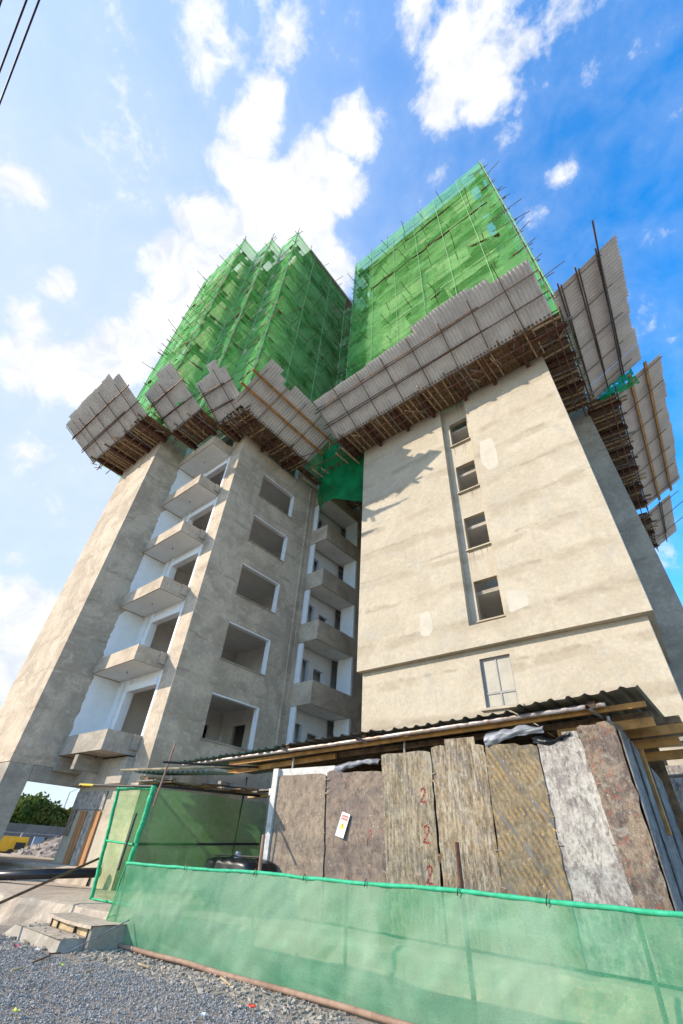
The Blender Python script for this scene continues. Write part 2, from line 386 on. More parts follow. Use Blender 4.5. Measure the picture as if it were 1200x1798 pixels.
for rI in range(5):
    for i in range(n-1): a = rI*n+i; sb.f.append((a, a+1, a+n+1, a+n))
sb.build('pavement', M_SLAB, kind='structure', smooth=False)

# ================================================================ left tower (grey, with balconies)
K = 14; ZB = [3.85+3*k for k in range(K)]; TOP = 46.2
XW, YW = -15.27, 8.49
LT = thing('unfinished_tower', 'grey brown concrete tower with open balconies and big window holes on the left', 'building', (-19, 10, 0))
# pillar
pb = MB(); pb.prism([(-23.9,5.8),(-19.6,5.8),(-19.6,8.55),(-23.9,8.55)], 3.5, TOP)
pb.build('front_pillar', M_L, LT)
MB().prism([(-23.6,5.83),(-19.62,5.83),(-19.62,6.62),(-23.6,6.62)], .0, 3.5).build('lower_column', M_C, LT)
bb = MB(); bb.box(-19.9,-19.6, 6.63, 14, 3.02, 3.49); bb.box(-19.6,-16.2, 8.2, 8.5, 3.05, 3.82); bb.box(-18.2,-17.95, 7.3, 8.2, 3.4, 3.86); bb.box(-19.58, -19.4, 7.26, 8.2, 3.4, 3.86)
bb.build('floor_beam', M_C, LT)
# whitewashed inner side of the pillar beside each balcony (ragged plaster edge)
for k in range(6):
    z0, z1 = ZB[k]+.18, ZB[k]+3.0
    w = MB(); zs = np.linspace(z0, z1, 26)
    ed = [7.36 + .07*noise.noise(Vector((k*9.1, z*3.2, 0))) + .05*noise.noise(Vector((k*5.1, z*11, 2))) + (max(0, (z-z1+.35))*.55 if k % 2 else 0) for z in zs]
    for i in range(25): w.quad((-19.594, ed[i], zs[i]), (-19.594, 8.52, zs[i]), (-19.594, 8.52, zs[i+1]), (-19.594, ed[i+1], zs[i+1]))
    w.build('whitewash', M_WHITE, LT)
# balcony back wall with door openings (painted white up to the 6th floor)
holes = [(1.15, 3.25, ZB[k]+.15, ZB[k]+2.45) for k in range(K)]
MB().wall((-19.6, 8.52, 0), (1,0,0), (0,-1,0), .2, (0, 3.42), (3.82, 21.8), holes[:6]).build('balcony_back_wall', M_WHITE, LT)
MB().wall((-19.6, 8.52, 0), (1,0,0), (0,-1,0), .2, (0, 3.42), (21.8, TOP), holes[6:]).build('balcony_back_wall', M_L, LT)
gj = MB()
for k in range(6):
    z0, z1 = ZB[k]+.15, ZB[k]+2.9
    gj.box(-19.15,-19.02, 8.44, 8.519, z0, z1); gj.box(-18.62,-18.46, 8.41, 8.518, z0, z1); gj.box(-18.46,-16.36, 8.42, 8.517, ZB[k]+2.45, ZB[k]+2.72)
gj.build('door_jamb', M_WHITE, LT)
jm = MB()
for k in range(6): jm.box(-16.36,-16.205, 8.495, 8.51, ZB[k]+.67, ZB[k]+2.7)
jm.build('jamb_strip', M_WHITE, LT)
# balconies
for k in range(K):
    zb = ZB[k]
    b = MB(); th = .62 if k else .66
    b.box(-19.59, -16.28, 7.24, 8.515, zb+.03, zb+.18)
    b.box(-19.585, -16.283, 7.243, 7.40, zb+.181, zb+th); b.box(-16.44, -16.284, 7.401, 8.485, zb+.181, zb+th)
    b.box(-16.283, -16.21, 8.2, 8.48, zb+.181, zb+th-.004); o = b.build('balcony', M_L if k else M_C, LT)
    cb = MB(); cb.quad((-19.56,7.29,zb+.026), (-16.33,7.29,zb+.026), (-16.33,8.51,zb+.026), (-19.56,8.51,zb+.026))
    if k: cb.build('soffit', M_CEIL, o)
    hk = MB().tube([(-17.9,7.9,zb+.02),(-17.9,7.9,zb-.05)], .02, 6); hk.build('hook', M_TUBEB, o)
# wing: narrow front strip and side wall with windows
ws = MB(); ws.wall((-16.2, YW, 0), (1,0,0), (0,-1,0), .25, (0, .93), (.4, TOP), []); ws.build('front_strip', M_L, LT)
hl = [(1.81, 4.25, ZB[k]+.85, ZB[k]+2.45) for k in range(K)]
hl = [(a-.251, b-.251, c, d) for a, b, c, d in hl]
ws = MB(); ws.wall((XW, YW+.251, 0), (0,1,0), (1,0,0), .22, (0, 5.86), (.4, TOP), hl)
ws.build('side_wall', M_L, LT)
MB().wall((-22.0, 8.49, 0), (1,0,0), (0,-1,0), .2, (2.4, 5.8), (.4, 3.04), []).build('ground_floor_wall', M_R, LT)
for k in range(K):
    z0, z1 = ZB[k]+.85, ZB[k]+2.45; y0, y1 = YW+1.813, YW+4.253
    s_ = MB(); s_.box(XW-.2, XW+.05, y0-.05, y1+.05, z0-.045, z0+.004); s_.build('window_sill', M_C, LT)
    if k < 6:
        j = MB(); j.box(XW-.225, XW+.004, y1-.02, y1+.06, z0+.01, z1+.03); j.box(XW-.225, XW+.003, y0, y1-.021, z1-.012, z1+.035)
        j.build('window_reveal', M_WHITE, LT)
lv_ = MB()
for q in range(9): lv_.box(-18.6, -18.0, 13.1, 13.13, 4.25+q*.13, 4.34+q*.13)
lv_.box(-18.0, -17.96, 13.08, 13.14, 4.05, 5.5); lv_.build('louvre_panel', M_ROOM, LT)
# down pipe groove and loggia
LB = thing_parts = []
for (yy, r_) in ((14.02,.05),(14.32,.035)):
    MB().tube([(XW+.04, yy, .5), (XW+.04, yy, 19.9)], r_, 8).build('rib', M_L, LT)
for k in range(K):
    zb = ZB[k]-.05; Y1 = 18.2
    b = MB()
    b.box(XW+.002, -14.0, 14.6, Y1, zb, zb+.16)
    b.box(XW+.003, -14.003, 14.603, 14.74, zb+.161, zb+1.03); b.box(-14.14, -14.001, 14.741, Y1-.01, zb+.161, zb+1.03)
    o = b.build('loggia_parapet', M_L, LT)
    c = MB(); c.quad((XW+.05,14.66,zb-.004), (-14.06,14.66,zb-.004), (-14.06,Y1-.1,zb-.004), (XW+.05,Y1-.1,zb-.004)); c.build('soffit', M_CEIL, o)
    MB().tube([(-14.6,16,zb),(-14.6,16,zb-.05)], .02, 6).build('hook', M_TUBEB, o)
    if k < 6:
        j = MB(); j.box(XW+.005, -14.93, 14.62, 14.72, zb+1.031, zb+2.99); j.build('white_jamb', M_WHITE, o)
        j = MB(); j.box(-14.13, -14.02, 17.42, 17.52, zb+1.031, zb+2.99)
        j.box(XW+.3, -14.13, 17.42, 17.5, zb+.17, zb+2.98)
        j.build('white_jamb', M_WHITE, o)
    d_ = MB(); d_.box(-14.14, -14.002, 17.53, Y1, zb+1.031, zb+2.999); d_.build('end_wall', M_L, o)
lh = []
for k in range(K):
    zb = ZB[k]-.05; lh += [(.22, 1.0, zb+.17, zb+2.45), (1.4, 2.15, zb+.17, zb+2.2)]
MB().wall((XW-.1, 14.62, 0), (0,1,0), (1,0,0), .2, (0, 2.78), (.4, 21.8), lh[:12]).build('loggia_back_wall', M_WHITE, LT)
MB().wall((XW-.1, 14.62, 0), (0,1,0), (1,0,0), .2, (0, 2.78), (21.8, TOP), lh[12:]).build('loggia_back_wall', M_L, LT)
ob = MB()
for k in range(1, 6):
    zb = ZB[k]-.05
    for q in (16.3, 17.0, 17.15): ob.box(XW-.098, XW-.085, q, q+.06, zb+1.2, zb+1.28)
ob.build('socket', M_TUBEB, LT)
MB().wall((-14.0, 18.2, 0), (0,1,0), (1,0,0), .2, (0, 6), (.4, TOP), []).build('rear_side_wall', M_L, LT)
# inside: floors, partitions, outer shell
fl = MB(); cl = MB()
for k in range(K):
    fl.box(-23.6, -15.5, 8.73, 22, ZB[k]+.001, ZB[k]+.149)
    cl.quad((-23.5, 8.74, ZB[k]-.002), (-15.5, 8.74, ZB[k]-.002), (-15.5, 21.9, ZB[k]-.002), (-23.5, 21.9, ZB[k]-.002))
fl.build('floor_slab', M_C, LT); cl.build('ceiling', M_CEIL, LT)
pt = MB()
pt.wall((-19.4, 8.75, 0), (0,1,0), (1,0,0), .15, (0, 13), (.45, TOP-.3), [(3.6, 4.6, ZB[k]+.15, ZB[k]+2.3) for k in range(0,1)])
pt.wall((-23.4, 14.0, 0), (1,0,0), (0,-1,0), .15, (4.05, 7.85), (.45, TOP-.3), [(5.0, 5.9, ZB[k]+.15, ZB[k]+2.3) for k in range(0,1)])
pt.build('partition', M_ROOM, LT)
MB().wall((-16.0, 14.2, 0), (0,1,0), (1,0,0), .12, (0, 5), (.45, TOP-.3), []).build('partition', M_WHITE, LT)  # white wall added close behind the loggia doors to brighten them
sh = MB(); sh.wall((-23.9, 8.56, 0), (0,1,0), (-1,0,0), .2, (0, 14), (3.5, TOP), []); sh.wall((-23.9, 22.2, 0), (1,0,0), (0,1,0), .2, (0, 24), (.4, TOP), [])
sh.build('outer_wall', M_L, LT)
rf = MB().prism([(-23.9,8.56),(-14.2,8.9),(-14.2,22.2),(-23.9,22.2)], TOP-.25, TOP); rf.build('roof_slab', M_C, LT)

# ================================================================ right tower (warm plaster)
RT = thing('unfinished_tower', 'sunlit beige plastered tower with a column of small square windows on the right', 'building', (-5.5, 14, 0))
XL, XR, YF = -10.58, -0.41, 13.5
SK = Vector((-.0612, 1, 0)).normalized()          # its right side runs slightly off square
def sk(x, y, y0=YF): return x + (y-y0)*(-.0612)
GX0, GX1 = 4.89, 6.22
whole = MB()
whole.wall((XL, YF, 0), (1,0,0), (0,-1,0), .5, (0, GX0), (7.38, TOP), [])
whole.wall((XL, YF, 0), (1,0,0), (0,-1,0), .5, (GX1, XR-XL), (7.38, TOP), [])
wz = [8.26+3*k for k in range(13)]
whole.wall((XL, YF, 0), (1,0,0), (0,-1,0), .5, (GX0, GX1), (7.38, 8.08), [])
whole.build('front_wall', M_R, RT)
gw = MB(); gw.wall((XL, YF+.28, 0), (1,0,0), (0,-1,0), .22, (GX0, GX1), (8.08, TOP), [(5.18, 6.08, z, z+1.6) for z in wz if z+1.6 < TOP])
gw.build('recessed_strip', M_R, RT)
MB().box(XL+GX0+.001, XL+GX1-.001, YF+.02, YF+.5, 8.0, 8.078).build('strip_base', M_R, RT)
for z in wz:
    s_ = MB(); s_.box(XL+5.12, XL+6.16, YF+.16, YF+.40, z-.05, z+.002); s_.build('window_sill', M_R, RT)
sd = MB()
a, b_ = (XR, YF+.5), (sk(XR,18), 18)
sd.prism([(XR-.3,YF+.501), (XR-.03,YF+.501), (sk(XR,18),18.0), (sk(XR,18)-.3,18.0)], 7.38, TOP)
sd.prism([(XL,YF+.501), (XL+.3,YF+.501), (XL+.3,21.9), (XL,21.9)], 7.38, TOP)
sd.build('side_wall', M_R, RT)
# lower storey set back under the ledge
lw = MB(); lw.wall((-10.47, 13.75, 0), (1,0,0), (0,-1,0), .35, (0, 9.87), (.4, 7.379), [(4.87, 5.9, 5.42, 6.97)])
lw.build('lower_wall', M_R, RT)
MB().prism([(XL,YF),(XR,YF),(sk(XR,18),18),(XL,18)], 7.30, 7.379).build('ledge', M_R, RT)
ls = MB(); ls.prism([(-.9,14.1),(-.6,14.1),(-.85,18),(-1.15,18)], .4, 7.3); ls.prism([(-10.47,14.1),(-10.2,14.1),(-10.2,21.9),(-10.47,21.9)], .4, 7.3)
ls.build('lower_side_wall', M_R, RT)
wf = MB(); X0, X1, Z0, Z1 = -5.60, -4.57, 5.42, 6.97
for bx in ((X0,X0+.06,Z0,Z1),(X1-.06,X1,Z0,Z1),(X0+.061,X1-.061,Z1-.06,Z1),(X0+.061,X1-.061,Z0,Z0+.06),(X0+.061,X1-.061,Z0+.42,Z0+.48),((X0+X1)/2-.03,(X0+X1)/2+.03,Z0+.061,Z0+.419),((X0+X1)/2-.02,(X0+X1)/2+.02,Z0+.481,Z1-.061)):
    wf.box(bx[0]+.002, bx[1]-.002, 13.84, 13.90, bx[2], bx[3])
M_FRAME = simple('window_frame_grey', (.26,.25,.24), .5, .2, 5)
wo = wf.build('window_frame', M_FRAME, RT)
mg = mat('frosted_glass'); tg = NT(mg); tg.out(tg.mix(tg.rng(tg.noise(1.5,4), .4,.6), (.34,.31,.25), (.40,.36,.28)), .6, spec=.4)
MB().box(X0+.05, X1-.05, 13.865, 13.875, Z0+.05, Z1-.05).build('pane', mg, wo)
MB().box(X0-.15, X1+.15, 13.66, 13.83, Z0-.07, Z0-.002).build('window_sill', M_R, RT)
M_DRIP = simple('drip_stain', (.36,.30,.22), .95, .3, 6)
M_PATCH = simple('fresh_plaster', (.52,.465,.375), .9, .12, 2)
def patch(cx, cz, w, h, y, seed):
    b = MB(); n = 26; pts = []
    for i in range(n):
        t_ = 2*math.pi*i/n; q = 1+.28*noise.noise(Vector((math.cos(t_)*1.3, math.sin(t_)*1.3, seed)))
        sx = abs(math.cos(t_))**.6*math.copysign(1, math.cos(t_)); sz = abs(math.sin(t_))**.6*math.copysign(1, math.sin(t_))
        pts.append((cx+sx*w/2*q, y-.004, cz+sz*h/2*q))
    b.v = pts; b.f = [tuple(range(n))]; b.build('plaster_patch', M_PATCH, RT)
patch(-3.75, 15.6, .7, 1.9, YF, 1.3); patch(-7.35, 8.55, .55, .9, YF, 5.2); patch(-3.9, 8.6, .7, .8, YF, 7.7)
# inside
ri = MB(); rc = MB()
for k in range(K+1):
    z = 5.4+3*(k-1)
    if z < 1: continue
    ri.box(XL+.31, -1.35, YF+.52, 21.8, z+1.001, z+1.15)
    rc.quad((XL+.32, YF+.53, z+.998), (-1.36, YF+.53, z+.998), (-1.36, 21.7, z+.998), (XL+.32, 21.7, z+.998))
ri.build('floor_slab', M_C, RT); rc.build('ceiling', M_CEIL, RT)
rp = MB(); rp.box(-6.05,-5.9, YF+.52, 20, 4, TOP-.5); rp.box(-3.6,-3.45, YF+.52, 20, 4, TOP-.5); rp.box(-5.89,-3.61, 16.4, 16.55, 4, TOP-.5); rp.build('partition', M_ROOM, RT)
for z in wz[:5]:
    for q in range(5):
        x = XL+5.15+random.random()*.95; l = random.uniform(.25,.9); w = random.uniform(.012,.03)
        b = MB(); b.quad((x-w, YF+.277, z-.06), (x+w, YF+.277, z-.06), (x+w*.3, YF+.277, z-.06-l), (x-w*.3, YF+.277, z-.06-l)); b.build('drip_stain', M_DRIP, RT)
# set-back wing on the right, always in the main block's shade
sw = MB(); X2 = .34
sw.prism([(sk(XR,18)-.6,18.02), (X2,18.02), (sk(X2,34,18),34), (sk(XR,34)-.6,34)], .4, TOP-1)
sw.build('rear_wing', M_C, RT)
MB().prism([(XL+.01,13.99),(XR-.03,13.99),(sk(XR,18)-.01,18.0),(sk(XR,18)-.01,21.9),(XL+.01,21.9)], TOP-.25, TOP-.004).build('roof_slab', M_C, RT)
# rough bits at the foot of the right tower
ft = MB(); ft.box(-1.9, -.58, 13.60, 13.745, 4.15, 4.5); ft.build('rough_band', M_C, RT)
MB().box(-1.78,-1.40, 13.728, 13.747, 3.70, 3.93).build('vent_opening', M_DARK, RT)  # solid block painted near-black for the shade inside an opening

# ================================================================ debris fans (deck + corrugated sheets leaning outwards)
def fan(label, p0, p1, depth, sheets, tilt=30, smat=None, rails=(.85,1.75), railmat=None, cross=1.5, z=20.0, nsheet=None, lead=0, trail=0, period=.17, spikes=()):
    p0 = Vector((*p0, z)); p1 = Vector((*p1, z)); e = (p1-p0); Lg = e.length; e.normalize()
    o_ = e.cross(Vector((0,0,1))).normalized(); tl = R(tilt)
    up = o_*math.cos(tl) + Vector((0,0,1))*math.sin(tl); nr = (e.cross(up)).normalized()
    if nr.z > 0: nr = -nr                                  # nr points to the underside
    T = thing('debris_fan', label, 'safety platform', ((p0+p1)/2)[:], 'corrugated debris fans around the towers')
    P = lambda u, v, d=0: p0 + e*u + up*v + nr*d
    Q = lambda u, w, dz=0: p0 + e*u + o_*w + Vector((0,0,dz))
    # sheets
    u = -lead; i = 0; m_ = smat or M_CORR
    while u < Lg+trail-.05:
        w = min(sheets[i % len(sheets)][0], Lg+trail-u); h = sheets[i % len(sheets)][1]; v0 = sheets[i % len(sheets)][2] if len(sheets[i % len(sheets)]) > 2 else 0
        nu = max(4, int(w/period*6)); bend = random.uniform(-.03,.05); off = .012*(i % 2); sk_ = random.uniform(-.008,.008)
        rag = random.random()*9
        def fn(a, b, u=u, w=w, h=h, v0=v0, off=off, bend=bend, sk_=sk_, rag=rag):
            uu_ = u + a*(w+.06); v = v0 + b*(h - v0 + .035*noise.noise(Vector((uu_*2.2, rag, 0)))*(1 if b > .9 else 0))
            d = .034*math.sin(2*math.pi*uu_/period) - .025 - off - bend*max(0, b-.6)**2*3 + .03*noise.noise(Vector((uu_*.7, v*.9, rag)))
            return P(uu_+sk_*v, v, d)
        MB().grid(fn, nu, 6).build('corrugated_sheet', m_, T, smooth=True)
        u += w; i += 1
    # rails along and tubes up the slope
    for k, v in enumerate(rails):
        b = MB()
        if railmat: b.beam(P(-.35-lead, v-.05, .06), P(Lg+.3+trail, v+.05, .06), .14, .07, nr); b.build('timber_rail', railmat, T)
        else:
            b.tube([P(-.25-lead, v+random.uniform(-.06,.06), .05), P(Lg+.25+trail, v+random.uniform(-.06,.06), .05)], .032, 6)
            b.tube([P(-.1-lead, v+.10, .08), P(Lg*.8, v+.02, .07)], .03, 6); b.build('rail_tube', M_TUBE, T)
    u = .15-lead
    while u < Lg+trail:
        MB().tube([P(u, -.15, .10), P(u+random.uniform(-.08,.08), 2.2+random.uniform(0,.5), .10)], .022, 6).build('slope_tube', M_TUBE, T)
        u += cross*random.uniform(.85,1.1)
    # deck, joists, beams
    dk = MB(); w = .02
    while w < depth:
        bw = random.uniform(.16,.24)
        uu_ = -.05
        while uu_ < Lg:
            l2 = min(random.uniform(1.6,3.2), Lg+.05-uu_)
            if random.random() > .05: dk.obox(Q(uu_+l2/2, -w-bw/2, .02+random.uniform(0,.006)), e*(l2/2-.006), o_*(bw/2-.008), Vector((0,0,.018)))
            uu_ += l2
        w += bw
    dk.obox(Q(Lg/2, -depth/2-.03, .055), e*(Lg/2+.04), o_*(depth/2), Vector((0,0,.006)))
    dk.build('deck_boards', M_WOOD, T)
    u = .1
    while u < Lg:
        if random.random() > .06:
            j = MB(); ex = random.choice((0,.02,.05,.22,.4)); a = random.uniform(-.10,.10)
            j.beam(Q(u, -depth+.05, -.065), Q(u+a, ex, -.065+random.uniform(0,.02)), .06, .10)
            j.build('joist', random.choice((M_WOODL, M_WOODL, M_WOODL, M_WOOD, M_WOODG)), T)
        u += random.uniform(.24,.42)
    u = .5
    while u < Lg:
        MB().ibeam(Q(u, -depth-.1, -.235), Q(u, .08, -.235), .16, .22, .02).build('steel_beam', M_RUST, T)
        u += random.uniform(1.5,1.9)
    for (w, dz, m2) in ((.02,-.15,M_TUBE), (-.35,-.37,M_TUBER), (.05,.07,M_TUBE)):
        MB().tube([Q(-.3, w, dz), Q(Lg+.35, w+random.uniform(-.05,.05), dz)], .028, 6).build('edge_tube', m2, T)
    MB().tube([Q(-.15, -depth*.55, -.38), Q(Lg*.96, -depth*.5, -.38)], .025, 6).build('edge_tube', M_TUBE, T)
    for (u, w, dz, l, a) in spikes:
        MB().tube([Q(u, w, dz), Q(u+math.cos(a)*l, w+math.sin(a)*l*.5, dz+math.sin(a)*l)], .025, 6).build('loose_tube', M_TUBE, T)
    for k in range(int(Lg*1.2)):
        u = random.uniform(0, Lg); w = -random.uniform(.1, depth*.8); a = random.uniform(-.6,.6)
        MB().beam(Q(u, w, -.14), Q(u+math.sin(a)*.9, w+math.cos(a)*.45, -.135+random.uniform(0,.06)), .05, .05).build('loose_timber', random.choice((M_WOODL, M_WOODG)), T)
    return T
random.seed(21)
fan('flat grey corrugated debris fan over the far left pillar with one orange timber', (-24.65,4.25), (-18.75,4.25), 1.6, [(.7,2.75),(.85,2.95),(.8,2.93),(.8,2.95),(.85,2.93),(.8,2.9),(.75,2.95),(.8,2.6)], rails=(.9,1.8), lead=.35, spikes=((-.2,-.2,-.1,.9,2.6),(-.1,-.5,-.2,1.0,2.7)))
fan('second corrugated debris fan from the left, narrow, with a green rag', (-18.8,5.85), (-15.95,5.85), 1.45, [(.75,2.6),(.75,2.62),(.75,2.95),(.7,2.9)], rails=(.85,1.8))
fan('third corrugated debris fan from the left with one tall sheet', (-16.05,7.1), (-13.9,7.35), 1.3, [(.6,2.5),(.6,2.55),(.62,3.0),(.5,2.5)], rails=(.8,1.75))
fan('corrugated debris fan with long orange timbers and a stepped top over the window wall', (-13.9,7.5), (-13.9,12.2), 1.35, [(.8,2.9),(.5,2.6),(.6,2.35),(.9,2.75),(.9,2.75),(.95,2.65)], rails=(.95,1.85), railmat=M_ORANGE, lead=1.0, cross=1.35)
fan('long straight corrugated debris fan across the front of the beige tower', (-11.4,11.9), (.55,11.9), 1.55, [(.9,2.52),(.95,2.52),(.9,2.53),(1.0,2.52),(.95,2.6),(.9,2.6),(.95,2.62),(1.0,2.9),(.9,2.95),(.95,2.95),(.9,2.8)], rails=(.95,1.95), cross=1.5)
fan('tall buff corrugated debris fan with a long pole at the right corner', (.86,12.0), (.52,17.6), 1.25, [(.95,3.25),(.9,3.28),(1.0,3.25),(.9,3.2),(.95,3.1)], smat=M_CORRB, rails=(.25,1.15,2.15), lead=1.0)
fan('buff corrugated debris fan with orange timbers on the rear right wing', (1.71,17.6), (1.1,27.9), 1.3, [(1.0,2.7),(.95,2.68),(1.0,2.7),(1.1,2.6),(.9,2.65)], smat=M_CORRB, rails=(.9,1.8), railmat=M_ORANGE, cross=1.7)
fan('small farthest buff corrugated debris fan at the rear right', (1.05,28.6), (.75,33.2), 1.0, [(1.0,1.8),(.95,1.82),(1.0,1.78)], smat=M_CORRB, rails=(.9,), cross=1.7)
tp = MB(); tp.tube([(2.22,18.02,20.86),(2.67,13.4,20.95),(3.02,9.79,21.06)], .035, 6)
tag(tp.build('loose_pole', M_TUBE), 'long thin dark pole rising above the tall buff fan at the right', 'pole')
# rag on second fan, decking under the corner
rg = MB().grid(lambda a, b: (-16.9+.25*a, 5.0-.2*b+.08*noise.noise(Vector((a*3,b*3,0))), 20.4-.35*b+.1*noise.noise(Vector((a*4,b*2,5)))), 6, 6)
tag(rg.build('net_rag', M_NETE), 'small green net rag tied to the second corrugated fan', 'netting scrap')

# ================================================================ scaffolds and nets
def scaffold(label, path, z0, z1, dz=2.0, dx=2.1, maxput=100, seed=3):
    rs = random.Random(seed); T = thing('tube_scaffold', label, 'scaffold', (path[0][0], path[0][1], z0))
    puts = []; nv = 0; nh = 0
    lv = list(np.arange(z0+.3, z1+.2, dz))
    for (a, b) in zip(path[:-1], path[1:]):
        a = Vector((*a, 0)); b = Vector((*b, 0)); d = b-a; L_ = d.length; d.normalize(); o = d.cross(Vector((0,0,1))).normalized()
        n = max(1, round(L_/dx))
        for i in range(n):
            p = a + d*(L_*i/n) - o*.10; t_ = rs.uniform(-.1,.1)
            MB().tube([(p.x, p.y, z0-.5), (p.x+t_, p.y, z1+rs.uniform(.2,1.6))], .027, 6).build('standard', M_TUBE, T); nv += 1
            for z in lv:
                if rs.random() < .78: puts.append((p + Vector((0,0,z)), o, rs.uniform(.35,1.25), rs))
        for z in lv:
            q = rs.uniform(.1,.5)
            MB().tube([(a.x-d.x*q-o.x*.07, a.y-d.y*q-o.y*.07, z), (b.x+d.x*q-o.x*.07, b.y+d.y*q-o.y*.07, z+rs.uniform(-.05,.05))], .025, 6).build('ledger', M_TUBE, T); nh += 1
        # inner lift boards
        for z in lv[::2]:
            MB().beam((a.x-o.x*.55, a.y-o.y*.55, z-.06), (b.x-o.x*.55, b.y-o.y*.55, z-.06), .45, .04).build('scaffold_board', M_WOOD, T)
    rs.shuffle(puts)
    rest = MB()
    for k, (p, o, l, _) in enumerate(puts):
        s_ = rs.uniform(-.25,.25); dirn = (o + Vector((-o.y, o.x, 0))*s_ + Vector((0,0,rs.uniform(-.12,.2)))).normalized()
        if k < maxput: MB().tube([p-dirn*1.1, p+dirn*l], .022, 5).build('putlog', M_TUBE, T)
        else: rest.tube([p-dirn*1.1, p+dirn*l], .022, 5)
    if rest.v: rest.build('putlog', M_TUBE, T, kind='stuff')
    return T
LP = [(-24.8,9.0),(-24.8,4.5),(-18.75,4.5),(-18.75,6.05),(-16.6,6.05),(-16.6,7.25),(-14.4,7.25),(-14.4,14.4)]
RP = [(-11.7,15.6),(-11.7,12.62),(1.02,12.62),(.78,16.9)]
GP = [(-14.35,14.45),(-11.72,14.6)]
RW = [(1.5,17.2),(.5,33)]
scaffold('dense tube scaffold with poles sticking out round the upper left tower', LP, 20.2, 46.4, 2.0, 1.9, 100, 4)
scaffold('tube scaffold behind green net on the upper part of the beige tower', RP, 20.2, 46.0, 2.0, 1.9, 100, 9)
scaffold('short scaffold bay bridging the gap between the two towers', GP, 20.2, 43.5, 2.0, 1.6, 60, 12)

def net(label, a, b, z0, z1, seed, m=None, strip=5.2, tear=.10, belly=.10, sag=.12, slack=.05, gapp=.25, slits=()):
    rs = random.Random(seed); T = thing('scaffold_net', label, 'safety net', ((a[0]+b[0])/2, (a[1]+b[1])/2, z0), 'green nets hung on the scaffolds')
    a = Vector((*a, 0)); b = Vector((*b, 0)); d = b-a; L_ = d.length; d.normalize(); o = d.cross(Vector((0,0,1))).normalized()
    z = z0; k = 0
    while z < z1-.2:
        h = min(strip*rs.uniform(.85,1.15), z1-z); ov = rs.uniform(.02,.18); ph = rs.random()*20
        nu = max(4, int(L_/.15)); nv = max(4, int(h/.16)); rag = rs.uniform(.6,1.4)
        gaps = [(rs.uniform(0, L_), rs.uniform(.5, 2.6), rs.uniform(.12,.42)) for _ in range(int(L_*gapp)+ (1 if rs.random() < gapp*3 else 0))]
        def fn(u, v, z=z, h=h, ov=ov, ph=ph, gaps=gaps, rag=rag, k=k):
            x = u*L_; zz = z - ov + v*(h+ov)
            pole = abs(math.sin(math.pi*x/1.9)); lift = math.sin(math.pi*min(1, max(0, v)))
            dd = -belly*pole*lift*rag + slack*noise.noise(Vector((x*1.1, zz*.8, ph))) + .035*noise.noise(Vector((x*3.3, zz*.9, ph+7)))
            dd += .02*(k % 2)
            fall = 0
            for (c, w, dep) in gaps:
                q = abs(x-c)/w
                if q < 1: fall += dep*(1-q*q)
            zz -= fall*max(0, (v-.55)/.45)**1.5 * (1 if v > .55 else 0)
            zz -= sag*pole*.5*(1-v)**3
            zz += .05*noise.noise(Vector((x*1.7, ph, k)))
            return a + d*x + o*dd + Vector((0,0,zz))
        holes_ = set()
        for _ in range(int(L_*h*tear*.7)):
            ci, cj = rs.randrange(nu), rs.randrange(nv); w = rs.randrange(1, 9)
            for q in range(w): holes_.add((ci+q, cj+int(q*.3)))
            if rs.random() < .15:
                for q in range(1, max(2,w-2)): holes_.add((ci+q, cj+1+int(q*.3)))
        def skp(i, j, z=z, h=h, nu=nu, nv=nv, holes_=holes_):
            if (i, j) in holes_: return True
            x = L_*(i+.5)/nu; zz = z + h*(j+.5)/nv
            return any(s0 < x < s1 and abs(zz-(sz+(x-s0)*sl_)) < sw_*(.35+.65*abs(noise.noise(Vector((x*.9, sz, 0)))*2)) for s0, s1, sz, sl_, sw_ in slits)
        MB().grid(fn, nu, nv, skp).build('net_sheet', m or M_NET, T, smooth=True)
        z += h; k += 1
    for s0, s1, sz, sl_, sw_ in slits:
        p = a+d*(s0-.2)-o*.45; q = a+d*(s1+.2)-o*.45
        MB().beam((p.x, p.y, sz+.30), (q.x, q.y, sz+.30+(s1-s0)*sl_), .75, .04).build('slit_darkening_board', M_WOOD, T)  # dark boards added behind the slits to make them look shaded
    # ropes tying the sheets
    n = max(1, int(L_/2.0))
    rb = MB()
    for i in range(n+1):
        x = L_*i/n; p = a+d*x+o*.04
        rb.tube([(p.x, p.y, z0), (p.x+.05, p.y, (z0+z1)/2), (p.x, p.y, z1)], .018, 4)
    rb.build('tie_rope', M_ROPE, T)
    return T
M_ROPE = simple('net_rope', (.35,.60,.28), .8, .4, 4)
net('green net on the left face of the left tower', (-24.8,9), (-24.8,4.5), 20.2, 46.2, 1)
net('frayed green net over the outermost left bay with poles poking out', (-24.8,4.5), (-18.75,4.5), 20.2, 46.8, 2, m=M_NET2, tear=.25, gapp=.3, belly=.2, slack=.14)
net('narrow shaded green net turning inward beside the outermost left bay', (-18.75,4.5), (-18.75,6.05), 20.2, 46.9, 3, tear=.2)
net('green net with a brown gap on the middle bay of the left tower', (-18.75,6.05), (-16.6,6.05), 20.2, 46.5, 4, m=M_NET2, tear=.15, gapp=.25, belly=.22, slack=.12)
net('very narrow shaded green net between the middle and inner bays', (-16.6,6.05), (-16.6,7.25), 20.2, 46.5, 5, tear=.2)
net('bright green net on the inner front bay of the left tower', (-16.6,7.25), (-14.4,7.25), 20.2, 47.2, 6, m=M_NET2, tear=.15, belly=.18, slack=.1)
net('dark shaded green net on the right-facing side of the left tower', (-14.4,7.25), (-14.4,14.4), 20.2, 46.6, 7, tear=.06, gapp=.12, belly=.14)
